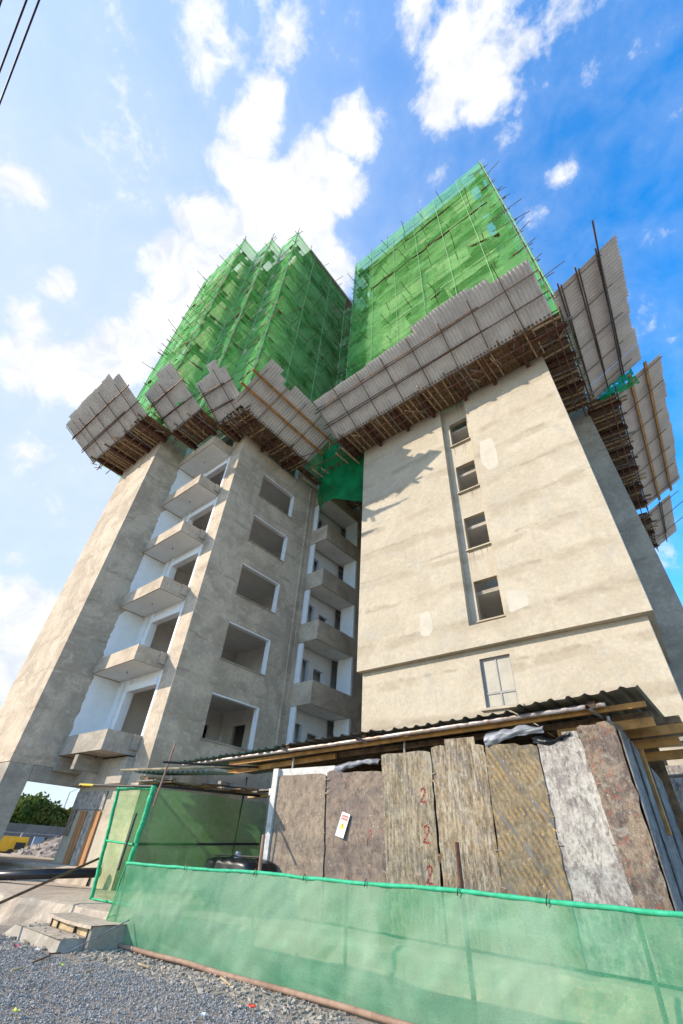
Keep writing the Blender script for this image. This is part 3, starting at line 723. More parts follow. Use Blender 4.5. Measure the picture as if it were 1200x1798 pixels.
net('small dark net hung between the two towers', (-14.4,14.45), (-11.7,14.6), 20.2, 43.5, 8, tear=.4, belly=.3)
net('shaded green net on the inner left side of the beige tower', (-11.7,14.6), (-11.7,12.62), 20.2, 46.0, 9, tear=.2)
net('large bright green net across the front of the beige tower', (-11.7,12.62), (1.02,12.62), 20.2, 46.3, 10, tear=.012, gapp=.07, belly=.06, slack=.05, strip=3.0, slits=((2.0,11.9,38.2,-.03,.30),(10.0,11.8,33.4,-.8,.34),(4.0,9.5,42.4,-.04,.16),(1.5,5.0,42.3,.0,.10),(3.4,8.2,25.5,0.05,.10),(5.0,7.6,30.0,0,.09),(8.3,12.0,29.3,.05,.08)))
net('torn green net on the right side of the beige tower', (1.02,12.62), (.78,16.9), 20.2, 46.0, 11, tear=.5, gapp=.5, belly=.2)
# dense drape under the fans in the gap
T = thing('draped_net', 'dark emerald net draped under the fans between the towers', 'safety net', (-12.8,13.2,18))
def dr(u, v):
    x = -14.6+3.9*u; z = 21.4-3.6*v-1.2*u*v
    return (x, 13.9-.9*math.sin(math.pi*u)+.35*v+.22*noise.noise(Vector((x*1.6, z*1.2, 2)))+.1*noise.noise(Vector((x*5, z, 4))), z)
MB().grid(dr, 34, 34).build('net_sheet', M_NETE, T, smooth=True)
T2 = thing('draped_net', 'bright green net scrap hanging at the joint of the two buff fans', 'netting scrap', (1.5,17.6,20.5))
MB().grid(lambda u, v: (1.0+1.7*u, 17.45+.2*noise.noise(Vector((u*4, v*4, 0))), 20.1+.9*u*(1-v)-.35*v+.1*noise.noise(Vector((u*5,v*5,3)))), 14, 8, lambda i, j: random.random() < .12).build('net_sheet', M_NETE, T2, smooth=True)
gt = thing('gap_platform', 'dark timber and tube platform crossing between the two towers', 'safety platform', (-12.5,13.5,19))
gb = MB()
for i in range(9): gb.box(-14.9, -10.9, 14.2+i*.32, 14.45+i*.32, 19.65, 19.69)
gb.build('deck_boards', M_WOOD, gt)
for i in range(8):
    x = -14.7+i*.5; MB().beam((x,12.2+random.uniform(0,1),19.55), (x+.2,16.9,19.55), .07, .1).build('joist', random.choice((M_WOODL,M_WOOD)), gt)
for q in ((-14.2,12.3,19.45,-10.7,12.6,19.6),(-14.0,12.9,19.2,-10.6,13.3,19.9),(-13.9,11.6,19.9,-10.9,12.3,20.2)):
    MB().tube([q[:3], q[3:]], .03, 6).build('edge_tube', M_TUBE, gt)
ct = thing('corner_platform', 'decking painted shadow-dark under the third fan at the wing corner', 'safety platform', (-15.3,8,19.7))
MB().box(-16.2,-13.95, 7.0, 8.47, 20.1, 20.14).build('deck_boards', M_DARK, ct)  # boards coloured near-black, shadow painted in
for i in range(5): MB().beam((-16.1+i*.5, 7.0, 19.95), (-15.9+i*.5, 8.45, 19.95), .06, .09).build('joist', M_WOOD, ct)

# ================================================================ shed
SH = thing('site_shed', 'makeshift shed of worn plywood sheets under a corrugated roof', 'shed', (-6,10,.45))
YS = 9.4
def panel(label, x0b, x1b, x0t, x1t, z0, z1, m, y=YS, seed=0, n=18):
    b = MB(); top = []; rs = random.Random(seed); st = rs.choice((3,6,7)); sh_ = rs.uniform(-.07,.04)
    L0, R0 = [], []
    for i in range(n+1):
        t_ = i/n; z = z0+(z1-z0)*t_
        L0.append((x0b+(x0t-x0b)*t_+.012*rs.uniform(-1,1)-(.03*rs.random() if rs.random()<.12 else 0), z)); R0.append((x1b+(x1t-x1b)*t_+.012*rs.uniform(-1,1)+(.035*rs.random() if rs.random()<.15 else 0), z))
    m_ = 10; tops = [(x0t+(x1t-x0t)*i/m_, z1+.008*rs.uniform(-1,1)+(sh_ if i >= st else 0)-(.03 if i in (0,m_) else 0)) for i in range(m_+1)]
    ring = L0[:-1] + tops + R0[:-1][::-1]
    k = len(ring); b.v = [(x, y, z) for x, z in ring] + [(x, y+.02, z) for x, z in ring]
    b.f = [tuple(range(k))[::-1], tuple(range(k, 2*k))] + [(i, (i+1) % k, (i+1) % k + k, i+k) for i in range(k)]
    return b.build('plywood_panel', m, SH, label)
panel('smooth grey brown panel at the shed\'s left end', -9.86, -8.09, -9.92, -8.25, .5, 3.20, P1, YS, 1)
panel('dark brown panel carrying the warning plate', -8.07, -6.39, -8.23, -6.54, .5, 3.25, P2, YS+.03, 2)
panel('olive streaked panel with three red painted numbers', -6.38, -5.18, -6.55, -5.26, .5, 3.52, P3, YS, 3)
panel('pale vertical streaked panel', -5.14, -4.03, -5.23, -4.01, .5, 3.60, P4, YS+.024, 4)
panel('patterned brown panel with diagonal print', -4.00, -2.90, -3.98, -2.94, .5, 3.52, P5, YS, 5)
panel('bleached whitish panel', -2.93, -1.80, -2.93, -2.10, .5, 3.50, P6, YS+.024, 6)
panel('mottled reddish brown panel at the right corner', -1.93, -1.53, -2.16, -1.53, .5, 3.72, P7, YS, 7)
for (x, z, w, h) in ((-4.9, 3.68, .7, .2), (-2.45, 3.62, .28, .25)):
    MB().box(x, x+w, YS+.03, YS+.05, z-h, z+.03).build('plywood_offcut', P4 if w > .5 else P6, SH)
# broken edge splinters
for k in range(34):
    x = random.choice((-8.17,-6.46,-5.2,-4.0,-2.92,-2.05)); z = random.uniform(.9,3.3); a = random.uniform(-.3,.3)
    w = random.uniform(.04,.15)
    MB().beam((x-w/2, YS-.004, z), (x+w/2, YS-.004, z+a*.2), .006, random.uniform(.005,.016), Vector((0,0,1))).build('splinter', random.choice((M_WOODL, M_WOODG)), SH)
# red painted 2s
M_RED = simple('red_paint', (.36,.09,.06), .7, .45, 20)
def two(cx, cz, s):
    pts = [(-.35,.55),(-.2,.85),(.1,.95),(.38,.78),(.38,.45),(.1,.05),(-.25,-.45),(-.42,-.72),(-.1,-.78),(.2,-.75),(.5,-.8)]
    b = MB()
    P_ = [Vector((cx+x*s, YS-.004, cz+z*s)) for x, z in pts]
    for p, q in zip(P_[:-1], P_[1:]):
        d = (q-p).normalized(); nn = Vector((-d.z, 0, d.x))*.017; b.quad(p-nn-d*.008, q-nn+d*.008, q+nn+d*.008, p+nn-d*.008)
    b.build('painted_number', M_RED, SH)
two(-5.48, 2.68, .14); two(-5.45, 2.02, .16); two(-5.43, 1.40, .15)
b = MB()
for (p, q) in (((-6.93,2.02),(-6.86,2.08)),((-6.86,2.08),(-6.82,2.0)),((-6.82,2.0),(-6.93,1.92)),((-6.93,1.92),(-6.93,1.8))):
    b.beam((p[0],YS+.026,p[1]), (q[0],YS+.026,q[1]), .004, .018)
b.build('painted_mark', M_RED, SH)
# white frame, posts, beams, pipes
M_FRAMEW = simple('grey_white_paint', (.58,.555,.52), .7, .3, 6)
MB().box(-10.12,-9.93, YS-.05, YS+.06, .5, 3.36).build('frame_post', M_FRAMEW, SH)
MB().box(-9.925,-8.0, YS+.06, YS+.14, 3.12, 3.36).build('frame_post', M_FRAMEW, SH)
MB().box(-10.17,-10.12, YS-.06, YS-.01, 2.75, 2.9).build('bracket', M_WHITE, SH)
for x in (-9.6,-6.0,-1.62):
    MB().tube([(x, YS+.16, .45), (x, YS+.16, 3.86)], .03, 8).build('steel_post', M_TUBEG, SH)
MB().tube([(-14.45,YS-.12,3.64), (-8,YS-.13,3.80), (-1.55,YS-.12,4.0)], .045, 10).build('eaves_pipe', M_TUBEG, SH)
MB().beam((-12.2,YS+.02,3.58), (-.95,YS+.03,3.97), .06, .09).build('eaves_beam', M_ORANGE, SH)
for (x, z) in ((-9.55,3.78),(-6.95,3.82),(-1.78,3.93)):
    MB().tube([(x-.02,YS-.42,z-.02), (x+.05,YS+2.4,z-.02)], .035, 10, hollow=True).build('cross_pipe', M_TUBEG, SH)
    MB().tube([(x-.06,YS-.13,z+.09),(x+.07,YS-.13,z+.09)], .06, 8).build('clamp', M_TUBE, SH)
for k, y in enumerate((YS+.5, YS+1.1, YS+1.7, YS+2.4)):
    MB().beam((-12.0+k*.3, y, 3.56+.05*k), (-.95+(.25 if k else 0)+.1*k, y, 3.90+.02*k), .07, .12).build('purlin', M_WOOD, SH)
MB().beam((-12.5,YS+.25,3.40),(-8.2,YS+.3,3.62), .06,.13).build('purlin', M_ORANGE, SH)
# roof sheets: trapezoidal ribs, slightly ragged front edge
def roof(x0, x1, m, dz=0, y1=YS+3.0, fr=0):
    nu = int((x1-x0)/.045)
    def fn(u, v):
        x = x0+(x1-x0)*u; base = 3.60+(x+14.4)*.0285
        ph = (x*3.3) % 1.0; rib = .045 if ph < .18 else (.045*(1-(ph-.18)/.1) if ph < .28 else (.045*max(0,(ph-.9)/.1) if ph > .9 else 0))
        if v < .02: y = YS-.27+fr+.07*noise.noise(Vector((x*1.1, dz*9, 1)))+.03*noise.noise(Vector((x*5,2,2))); lift = .05*max(0,noise.noise(Vector((x*1.6, 5, dz*7))))
        else: y = YS-.3+(y1-YS+.3)*v; lift = 0
        return (x, y, base+.10+rib+dz+lift+.10*v + .015*noise.noise(Vector((x*.8, v*3, 0))))
    return MB().grid(fn, nu, 8).build('roof_sheet', m, SH, smooth=False)
M_ROOFG = corr('green_roof_sheet', (.10,.22,.17), (.16,.19,.17), (.2,.2,.18))
roof(-14.5, -9.9, M_ROOFG, .0); roof(-10.0, -6.4, M_ROOF, .03, fr=-.03); roof(-6.5, -3.2, M_ROOF, .0, fr=.02); roof(-3.3, -.92, corr('rusty_roof_sheet', (.17,.16,.12), (.11,.11,.085), (.2,.17,.12)), .05, fr=-.12)
# back, inner darkness, right-hand side boards
MB().wall((-10.2, YS+2.9, 0), (1,0,0), (0,-1,0), .03, (0, 8.9), (.45, 4.15), []).build('back_wall', M_WOOD, SH)
for k, (y0, y1, z1, dx, m_) in enumerate(((YS+.03,YS+.78,3.72,0,P8),(YS+.7,YS+1.35,3.55,.03,P8),(YS+1.3,YS+2.0,3.45,.01,P8),(YS+1.95,YS+2.85,3.3,.04,P8))):
    b = MB(); n = 12; L1 = [(y0+.01*random.uniform(-1,1), .48+(z1-.48)*i/n) for i in range(n+1)]; L2 = [(y1+.02*random.uniform(-1,1), .48+(z1-.12-.48)*i/n) for i in range(n+1)]
    ring = L1+L2[::-1]; kx = len(ring); X = -1.50+dx
    b.v = [(X, y, z) for y, z in ring]+[(X+.02, y, z) for y, z in ring]
    b.f = [tuple(range(kx)), tuple(range(kx, 2*kx))[::-1]]+[((i+1) % kx, i, i+kx, (i+1) % kx+kx) for i in range(kx)]
    b.build('side_board', m_, SH)
for (y, z, l) in ((YS+.35,3.66,.55),(YS+.8,3.62,.95),(YS+1.2,3.5,.75),(YS+1.6,3.36,.95)):
    MB().beam((-2.6, y, z+.02), (-1.5+l, y+.03, z+.10), .06, .15).build('projecting_plank', random.choice((M_WOODL, M_ORANGE)), SH)
MB().beam((-1.42,YS+1.3,3.5),(-1.42,YS+1.3,2.2), .05,.16).build('side_batten', M_ORANGE, SH)
# warning plate
SG = thing('warning_sign', 'small white danger plate with yellow triangle hung on the brown panel', 'sign', (-7.6,YS-.01,2.2))
c0 = Vector((-7.52, YS-.012, 2.37)); ax = Vector((.97,0,-.24)).normalized(); dn = Vector((-.24,0,-.97)).normalized(); dn = Vector((-.33,-.07,-.94)).normalized()
wS, hS = .24, .47
def sp(u, v, d=0): return c0 + ax*(u*wS) + dn*(v*hS) + Vector((0,-1,0))*d
def sgq(name, u0, u1, v0, v1, d, m, par):
    b = MB(); b.quad(sp(u0,v1,d), sp(u1,v1,d), sp(u1,v0,d), sp(u0,v0,d)); return b.build(name, m, par)
b = MB(); 
for dd in (0, .004): b.v += [tuple(sp(-.5,0,dd)), tuple(sp(.5,0,dd)), tuple(sp(.5,1,dd)), tuple(sp(-.5,1,dd))]
b.f = [(0,1,2,3),(7,6,5,4),(0,4,5,1),(1,5,6,2),(2,6,7,3),(3,7,4,0)]
pl = b.build('plate', M_WHITE, SG)
sgq('black_border', -.40, .40, .10, .30, .006, M_TUBEB, SG); sgq('red_bar', -.37, .37, .12, .28, .008, simple('sign_red', (.60,.10,.07), .5, .1, 5), SG)
b = MB(); b.v = [tuple(sp(0,.36,.007)), tuple(sp(-.33,.66,.007)), tuple(sp(.33,.66,.007))]; b.f = [(0,1,2)]; b.build('yellow_triangle', simple('sign_yellow', (.80,.58,.03), .5, .1, 5), SG)
b = MB(); b.quad(sp(-.035,.58,.009), sp(.035,.58,.009), sp(.05,.46,.009), sp(-.05,.46,.009)); b.quad(sp(-.035,.63,.009), sp(.035,.63,.009), sp(.035,.60,.009), sp(-.035,.60,.009)); b.build('exclamation_mark', M_TUBEB, SG)
cu = bpy.data.curves.new('txt', 'FONT'); cu.body = 'DANGER'; cu.size = .055; cu.align_x = 'CENTER'; cu.align_y = 'CENTER'
to = bpy.data.objects.new('txt', cu); C.objects.link(to); bpy.context.view_layer.update()
me = bpy.data.meshes.new_from_object(to.evaluated_get(bpy.context.evaluated_depsgraph_get())); bpy.data.objects.remove(to)
ctr = sp(0, .2, .010); zx = ax; zy = -dn
for v in me.vertices: q = v.co.copy(); v.co = ctr + zx*q.x*.82 + zy*q.y - SG.location
me.materials.append(M_WHITE); lt = bpy.data.objects.new('lettering', me); C.objects.link(lt); lt.parent = SG
# cloths on top of the panels
def cloth(label, x0, x1, z0, z1, m, seed, y=YS-.02):
    def fn(u, v):
        x = x0+(x1-x0)*u; zt = z1-(z1-z0)*v*(1-.5*u)
        return (x, y-.10*math.sin(math.pi*v)+.25*(1-v)**2+.05*noise.noise(Vector((x*6, v*5, seed))), zt-.04*math.sin(u*5+seed)+.05*noise.noise(Vector((x*4, v*3, seed+3))))
    return tag(MB().grid(fn, 22, 14).build('tarpaulin', m, smooth=True), label, 'tarpaulin')
M_TARP = simple('grey_tarp', (.27,.28,.31), .45, .35, 5)
cloth('crumpled blue grey tarpaulin scrap hanging over the top of the patterned panel', -3.95, -2.75, 3.50, 3.86, M_TARP, 2)
cloth('black plastic scrap under the roof beside the bleached panel', -3.0, -2.3, 3.42, 3.66, M_BLACK, 5, YS+.04)
cloth('grey sheet bunched on top of the dark brown panel', -8.0, -6.65, 3.22, 3.46, M_TARP, 8, YS+.06)

# ================================================================ front fence of green net
FN = thing('net_fence', 'low dusty green net fence wrapped round a top rail in the foreground', 'fence', (-5,6.7,0))
FB = [(-11.1,6.26),(-10.3,6.30),(-8.9,6.44),(-7.2,6.54),(-6.1,6.65),(-5.3,6.70),(-3,6.8),(0,6.9),(3,7.0)]
FT = [(-10.85,6.22,1.225),(-9,6.42,1.26),(-7.3,6.7,1.29),(-5,6.8,1.31),(-3.55,6.84,1.33),(-1.5,6.95,1.33),(0,7.0,1.35),(3,7.1,1.37)]
def lerp(P, x):
    if x <= P[0][0]: return P[0][1:]
    for a, b in zip(P[:-1], P[1:]):
        if x <= b[0]: t_ = (x-a[0])/(b[0]-a[0]); return tuple(p+(q-p)*t_ for p, q in zip(a[1:], b[1:]))
    return P[-1][1:]
def fnet(u, v):
    xt = -10.85+u*13.8; xb = -11.15+u*14.1; x = xt+(xb-xt)*(v**1.5)
    yt, zt = lerp(FT, xt); yb = lerp(FB, xb)[0]
    if u == 0: x += .13*math.sin(math.pi*v)
    y = yt+(yb-yt)*v + .05*noise.noise(Vector((x*1.1, v*1.3, 0)))*(v*(1-v)*4) + .02*noise.noise(Vector((x*4+v*6, v*3, 4))) + .012*noise.noise(Vector((x*11, v*2.5, 9))) - .05*math.sin(math.pi*v)
    z = zt*(1-v) + .03*v + .02*noise.noise(Vector((x*2, 0, 5)))*(1 if v > .95 else 0)
    return (x, y, z)
MB().grid(fnet, 260, 28).build('net_sheet', M_NETF, FN, smooth=True)
pts = [(x, y-.01, z+.0+.012*math.sin(x*3)) for x, y, z in FT]
P_ = []
for i in range(90):
    x = -10.87+i*.155; y, z = lerp(FT, x); P_.append((x, y, z+.01*noise.noise(Vector((x*2,0,0)))-.025*abs(math.sin((x+.2)*.9))*.6))
M_FOLD = simple('folded_net', (.02,.34,.16), .7, .35, 9, col2=(.05,.45,.24))
MB().tube(P_, [.026+.008*noise.noise(Vector((p[0]*4,0,0))) for p in P_], 8).build('top_rail', M_FOLD, FN, smooth=True)
P_ = []
for i in range(60):
    x = -10.5+i*.22; P_.append((x, lerp(FB, x)[0]-.05, .05+.015*noise.noise(Vector((x,0,0)))))
M_BAMBOO = simple('weathered_pole', (.34,.22,.15), .8, .5, 5, col2=(.22,.13,.09))
MB().tube(P_, .035, 8).build('bottom_pole', M_BAMBOO, FN, smooth=True)
MB().tube([(-10.85,6.22,1.22),(-10.98,6.25,.95),(-11.0,6.26,.6),(-11.15,6.28,.12)], .018, 6).build('edge_hem', M_FOLD, FN)
for (x, zt) in ((-7.33,1.82),(-3.52,1.84)):
    y = lerp(FT, x)[0]
    MB().tube([(x+.05, y+.06, 0), (x, y+.05, zt)], .032, 8).build('fence_post', M_RUST if x > -5 else M_BAMBOO, FN)
for x in (-10.8,-9.0,-5.4,-1.5,1): 
    y = lerp(FT, x)[0]; MB().tube([(x, y+.07, 0), (x, y+.05, lerp(FT, x)[1]+.02)], .025, 8).build('fence_post', M_BAMBOO, FN)
for x in (-9.0,-7.33,-6.2,-5.0,-3.52,-2.4,-1.0):
    y, z = lerp(FT, x); MB().tube([(x-.01,y-.045,z-.05),(x,y-.05,z),(x+.01,y-.03,z+.045)], .008, 5).build('wire_tie', M_TUBEB, FN)

# ================================================================ netted enclosure on the left
EN = thing('netted_enclosure', 'open pipe frame hung with green net behind the fence', 'enclosure', (-12,8,.45))
A = (-13.17,6.9); A2 = (-13.62,6.92); B = (-11.85,6.93); E_ = (-11.42,10.5)
def wrapped(p, q, r=.03, name='wrapped_post'):
    pts = []; p, q = Vector(p), Vector(q)
    for i in range(31):
        t_ = i/30; c = p.lerp(q, t_); pts.append(c+Vector((.035*noise.noise(Vector((t_*5,p.x,0))), .02*noise.noise(Vector((t_*7,2,0))), 0)))
    MB().tube(pts, [r*(1+.35*noise.noise(Vector((i*.9,0,p.x)))) for i in range(31)], 8).build(name, M_GREENROPE, EN, smooth=True)
wrapped((A[0],A[1],.45), (A2[0],A2[1],2.72), .045); wrapped((-11.95,6.92,1.2), (B[0],B[1],2.72), .06)
wrapped((A2[0],6.92,2.68), (B[0],6.93,2.66), .03, 'wrapped_rail'); wrapped((-13.3,6.9,1.56), (-11.85,6.92,1.52), .022, 'wrapped_rail'); wrapped((A[0],6.9,.47), (-11.4,6.95,.5), .02, 'wrapped_rail')
T_ = lambda u, v, p, q: Vector((p[0]+(q[0]-p[0])*u, p[1]+(q[1]-p[1])*u, 2.68-(2.66-.5)*v))
def np_(p, q, nu, lean=0):
    def fn(u, v):
        c = T_(u, v, p, q); k = .05*noise.noise(Vector((c.x*1.4, c.y*1.4, c.z*1.1)))+.02*noise.noise(Vector((c.x*6, c.y*6, c.z)))
        return (c.x+k+lean*v*(1-u), c.y-k, c.z)
    MB().grid(fn, nu, 14).build('net_sheet', M_NETD, EN, smooth=True)
np_((A2[0],6.92), B, 16, .45); np_(B, E_, 26)
for (p, q, r, m_) in (((-15.3,6.6,2.78),(-11.9,6.9,2.70),.028,M_TUBEB),((-11.9,6.88,2.72),(-11.4,10.4,2.84),.028,M_TUBEB),((-11.95,6.85,1.53),(-11.35,10.3,1.72),.028,M_TUBEB),
                      ((-12.0,9.9,.5),(-11.85,9.9,3.3),.028,M_TUBEB),((-11.1,6.2,1.1),(-11.65,6.55,2.1),.026,M_TUBEB),((-11.2,6.6,3.16),(-11.1,9.8,3.5),.026,M_TUBEB),((-11.75,7.0,2.3),(-11.6,7.05,3.7),.025,M_BAMBOO)):
    MB().tube([p, q], r, 8).build('frame_tube', m_, EN)
MB().tube([(-15.35,6.6,2.785),(-14.6,6.66,2.762)], .032, 8).build('yellow_sleeve', simple('yellow_paint', (.6,.42,.02), .6, .3, 8), EN)
MB().tube([(-13.5,6.75,3.10),(-12.0,7.6,3.2),(-11.2,10,3.6)], .03, 8).build('frame_tube', M_WOODL, EN)
CN = thing('timber_stack', 'untidy planks and battens laid on top of the netted pipe frame', 'timber', (-11.5,8,2.8))
rs = random.Random(8)
for i in range(20):
    u = rs.random(); c = Vector((-13.1+1.6*u+rs.uniform(-.2,.2), 7.0+3.2*u+rs.uniform(-.1,.5), 2.80+rs.uniform(0,.24)))
    a = rs.choice((rs.uniform(-.25,.25), rs.uniform(.6,1.0), rs.uniform(1.3,1.7))); l = rs.uniform(.5,1.5); d = Vector((math.cos(a), math.sin(a), rs.uniform(-.03,.03)))
    MB().beam(c-d*l/2, c+d*l/2, rs.uniform(.08,.2), rs.uniform(.03,.09)).build('plank', rs.choice((M_WOODG, M_WOODG, M_WOODL, M_WOOD)), CN)
for i in range(8):
    x = -13.2+i*.22; y = 7.0+i*.42; MB().box(x, x+.9, y+.1, y+.5, 2.86+.012*(i%3), 2.89+.012*(i%3)).build('board', M_WOOD if i % 2 else M_WOODG, CN)
MB().grid(lambda u, v: (-13.4+2.6*u, 7.1+.9*v+u*.6, 3.10+.03*math.sin(u*95)+.06*v), 110, 3).build('corrugated_offcut', M_ROOFG, CN)
# covered tank
TK = thing('covered_tank', 'squat tank under black plastic sheeting inside the enclosure', 'tank', (-9.7,8.2,.45))
MB().box(-11.0,-9.7, 8.55,9.3, .45, 1.28).build('tank_body', M_TUBEB, TK)
def tf(u, v):
    a = 2*math.pi*u; ca, sa = math.cos(a), math.sin(a); k_ = 1/(abs(ca)**9+abs(sa)**9)**(1/9)
    if v < .45: r = v/.45; z = 1.40-.05*r**4+.06*noise.noise(Vector((ca*r*3, sa*r*3, 1)))
    else: q = (v-.45)/.55; r = 1.01+.10*q+.10*q*abs(math.sin(a*7+2*noise.noise(Vector((ca,sa,0))))); z = 1.35-.72*q+.05*math.sin(a*11)*q
    return (-10.35+ca*r*k_*.78, 8.9+sa*r*.5*k_, z+.03*noise.noise(Vector((ca*4, v*5, sa*3))))
MB().grid(tf, 90, 22).build('plastic_sheet', M_BLACK, TK, smooth=True)
MB().tube([(-11.15,8.7,1.44),(-9.5,8.75,1.46)], .018, 6).build('hold_down_rod', M_TUBEB, TK)
MB().tube([(-10.5,8.9,1.36),(-10.5,8.9,1.54)], [.11,.06], 10).build('cap', M_TARP, TK)

# brace pole, short stake
tag(MB().tube([(-13.28,6.82,1.20), (-12.4,4.4,.38), (-12.2,3.8,.17)], .028, 8).build('brace_pole', M_TUBE), 'rusty brace pole slanting from the green wrapped post down to the left', 'pole')
# steps
ST = thing('concrete_steps', 'two rough concrete steps up to the raised floor', 'steps', (-11.4,5.5,0))
b = MB(); b.v = [(-12.75,5.02,-.05),(-10.42,5.12,-.05),(-10.42,6.4,-.05),(-12.75,6.4,-.05),(-12.45,5.12,.16),(-10.50,5.18,.165),(-10.50,6.4,.165),(-12.45,6.4,.16)]
b.f = [(0,1,5,4),(1,2,6,5),(2,3,7,6),(3,0,4,7),(4,5,6,7)]; b.build('lower_step', M_C, ST)
M_STEP = plaster('step_top', (.54,.44,.33), (.40,.33,.25), (.60,.52,.41), (.44,.38,.31), 0, .5)
MB().grid(lambda u, v: (-12.43+1.91*u, 5.13+.45*v, .169+.006*noise.noise(Vector((u*9,v*5,0)))), 12, 5).build('tread', M_STEP, ST)
MB().prism([(-12.05,5.62),(-10.40,5.66),(-10.40,6.4),(-12.05,6.4)], .168, .30).build('upper_step_core', M_WOODL, ST)
b = MB(); b.grid(lambda u, v: (-12.12+1.82*u, 5.56+.85*v, .345+.02*math.sin(u*3.1)*(-1)+.01*noise.noise(Vector((u*8,v*4,0)))), 14, 6); b.grid(lambda u, v: (-12.12+1.82*u, 5.56+.0*v, .300-.0+.045*v-.02*math.sin(u*3.1)), 14, 1)
b.build('upper_tread', M_STEP, ST)
rs = random.Random(4)
for i in range(26):
    x = rs.uniform(-12.6,-10.4); y = rs.uniform(4.95,5.15) if rs.random() < .6 else rs.uniform(5.2,5.5); zz_ = .02 if y < 5.16 else .18
    a_ = Vector((rs.uniform(-1,1), rs.uniform(-1,1), rs.uniform(-.4,.4))).normalized(); q = rs.uniform(.012,.035)
    MB().obox(Vector((x,y,zz_)), a_*q, a_.cross(Vector((0,0,1))).normalized()*q*.7, Vector((0,0,q*.5))).build('mortar_lump', M_STEP, ST)
MB().prism([(-10.39,5.6),(-10.34,5.62),(-10.34,6.5),(-10.39,6.5)], -.03, .33).build('side_board', M_C, ST)
for x in (-12.02,-11.72,-11.0,-10.46): MB().box(x, x+.035, 5.60, 5.64, .17, .30).build('painted_gap_shadow', M_TUBEB, ST)  # black strips standing in for the shadow in gaps under the tread
tag(MB().tube([(-10.25,5.25,.03),(-10.15,6.2,.42)], .012, 6).build('thin_rod', M_TUBEG), 'thin pale rod leaning against the side of the steps', 'rod')
# inner raised slab, black pipe, blue rag
isl = MB(); rs2 = random.Random(2)
n = 50
for row, (off, z) in enumerate(((0,.45),(.02,.70),(-.06,.80),(.15,.86),(3.5,.86))):
    for i in range(n+1):
        t_ = i/n; x = -27+10.4*t_; y = 5.1+3.3*t_; q = .06*noise.noise(Vector((x*3,z*4,0)))
        isl.v.append((x-off*.35*0-.45*off, y+.9*off+q, z))
for r_ in range(4):
    for i in range(n): a = r_*(n+1)+i; isl.f.append((a, a+1, a+n+2, a+n+1))
isl.build('pavement', M_SLAB, kind='structure')
tag(MB().tube([(-18.7,5.45,.50),(-15.7,8.25,.82)], .115, 20, hollow=False).build('black_pipe', simple('black_pipe_plastic', (.018,.018,.02), .32, .3, 5), smooth=True), 'thick black plastic pipe lying along the inner concrete edge', 'pipe')
tag(MB().grid(lambda u, v: (-18.6+1.1*u, 6.0+.5*u+.25*v, .50+.09*abs(noise.noise(Vector((u*6,v*4,0))))), 14, 6).build('blue_rag', simple('blue_plastic', (.02,.09,.38), .5, .4, 9)), 'crumpled blue plastic rag lying in front of the black pipe', 'rag')

# formwork marks on the ground floor wall
FW = thing('formwork_board', 'worn formwork boards fixed to the ground floor wall under the balconies', 'formwork', (-18,8.4,1.5))
M_RB = simple('rust_board', (.42,.20,.08), .8, .4, 3, st=(2,1,.3)); 
MB().box(-19.55,-17.3, 8.44, 8.48, 2.35, 2.88).build('top_board', P6, FW)
MB().box(-18.75,-18.25, 8.43, 8.482, .5, 2.3).build('rust_board', M_RB, FW)
MB().box(-17.75,-17.3, 8.43, 8.482, .5, 2.3).build('rust_board', M_RB, FW)
MB().box(-18.22,-17.78, 8.44, 8.483, .5, 2.34).build('pale_board', P6, FW)
MB().box(-19.5,-19.15, 8.43, 8.47, 1.6, 2.34).build('pale_board', P4, FW)

# ================================================================ background seen under the left tower
def far(px, D, z):
    d = cray(px[0], px[1]); h = math.hypot(d.x, d.y); return Vector((d.x/h*D, d.y/h*D, z))
M_FW = simple('boundary_wall_render', (.20,.165,.14), .9, .35, .8)
FWALL = thing('boundary_wall', 'low brown boundary wall with a dark doorway beyond the yard', 'wall', (-60,22,0))
MB().beam((-66,5,1.15), (-58,40,1.15), .3, 2.2).build('wall', M_FW, FWALL)
MB().beam((-66.1,5,2.28), (-58.1,40,2.28), .5, .08).build('coping', M_FW, FWALL)
pdoor = far((75,1480), 60, 0)
MB().box(pdoor.x, pdoor.x+.3, pdoor.y, pdoor.y+2.2, 0.0, 1.3).build('doorway', M_DARK, FWALL)  # solid block, the doorway's inner shade painted as near-black
MB().box(pdoor.x+.05, pdoor.x+.34, pdoor.y-1.0, pdoor.y-.1, 0.1, 1.35).build('door', simple('blue_grey_door', (.22,.26,.32), .5, .2, 3), FWALL)
MB().tube([(-62,8,1.55),(-57.5,30,1.55)], .05, 6).build('rail', M_TUBEG, FWALL)
# rubble heap
rb = MB(); cpt = far((130,1512), 38, 0)
def hp(u, v):
    x = (u-.5)*2; y = (v-.5)*2; r_ = math.hypot(x, y); h = max(0, 1-r_)**.8*2.0
    q = noise.noise(Vector((x*6, y*6, 1)))*.16+noise.noise(Vector((x*17, y*17, 4)))*.08
    return (cpt.x+x*4.0, cpt.y+y*4.3, h+q*min(1, h*2))
rb.grid(hp, 90, 90)
rs = random.Random(3)
for i in range(500):
    x, y = rs.uniform(-.8,.8), rs.uniform(-.8,.8); p = Vector(hp((x+1)/2, (y+1)/2)); s_ = rs.uniform(.04,.13)
    a, b2, c2 = (Vector((rs.uniform(-1,1), rs.uniform(-1,1), rs.uniform(-1,1))).normalized() for _ in range(3)); rb.obox(p, a*s_, b2*s_*.7, c2*s_*.6)
tag(rb.build('rubble_heap', simple('rubble', (.36,.30,.25), .95, .5, 2.5, bs=.6)), 'pale heap of rubble behind the left tower', 'rubble')
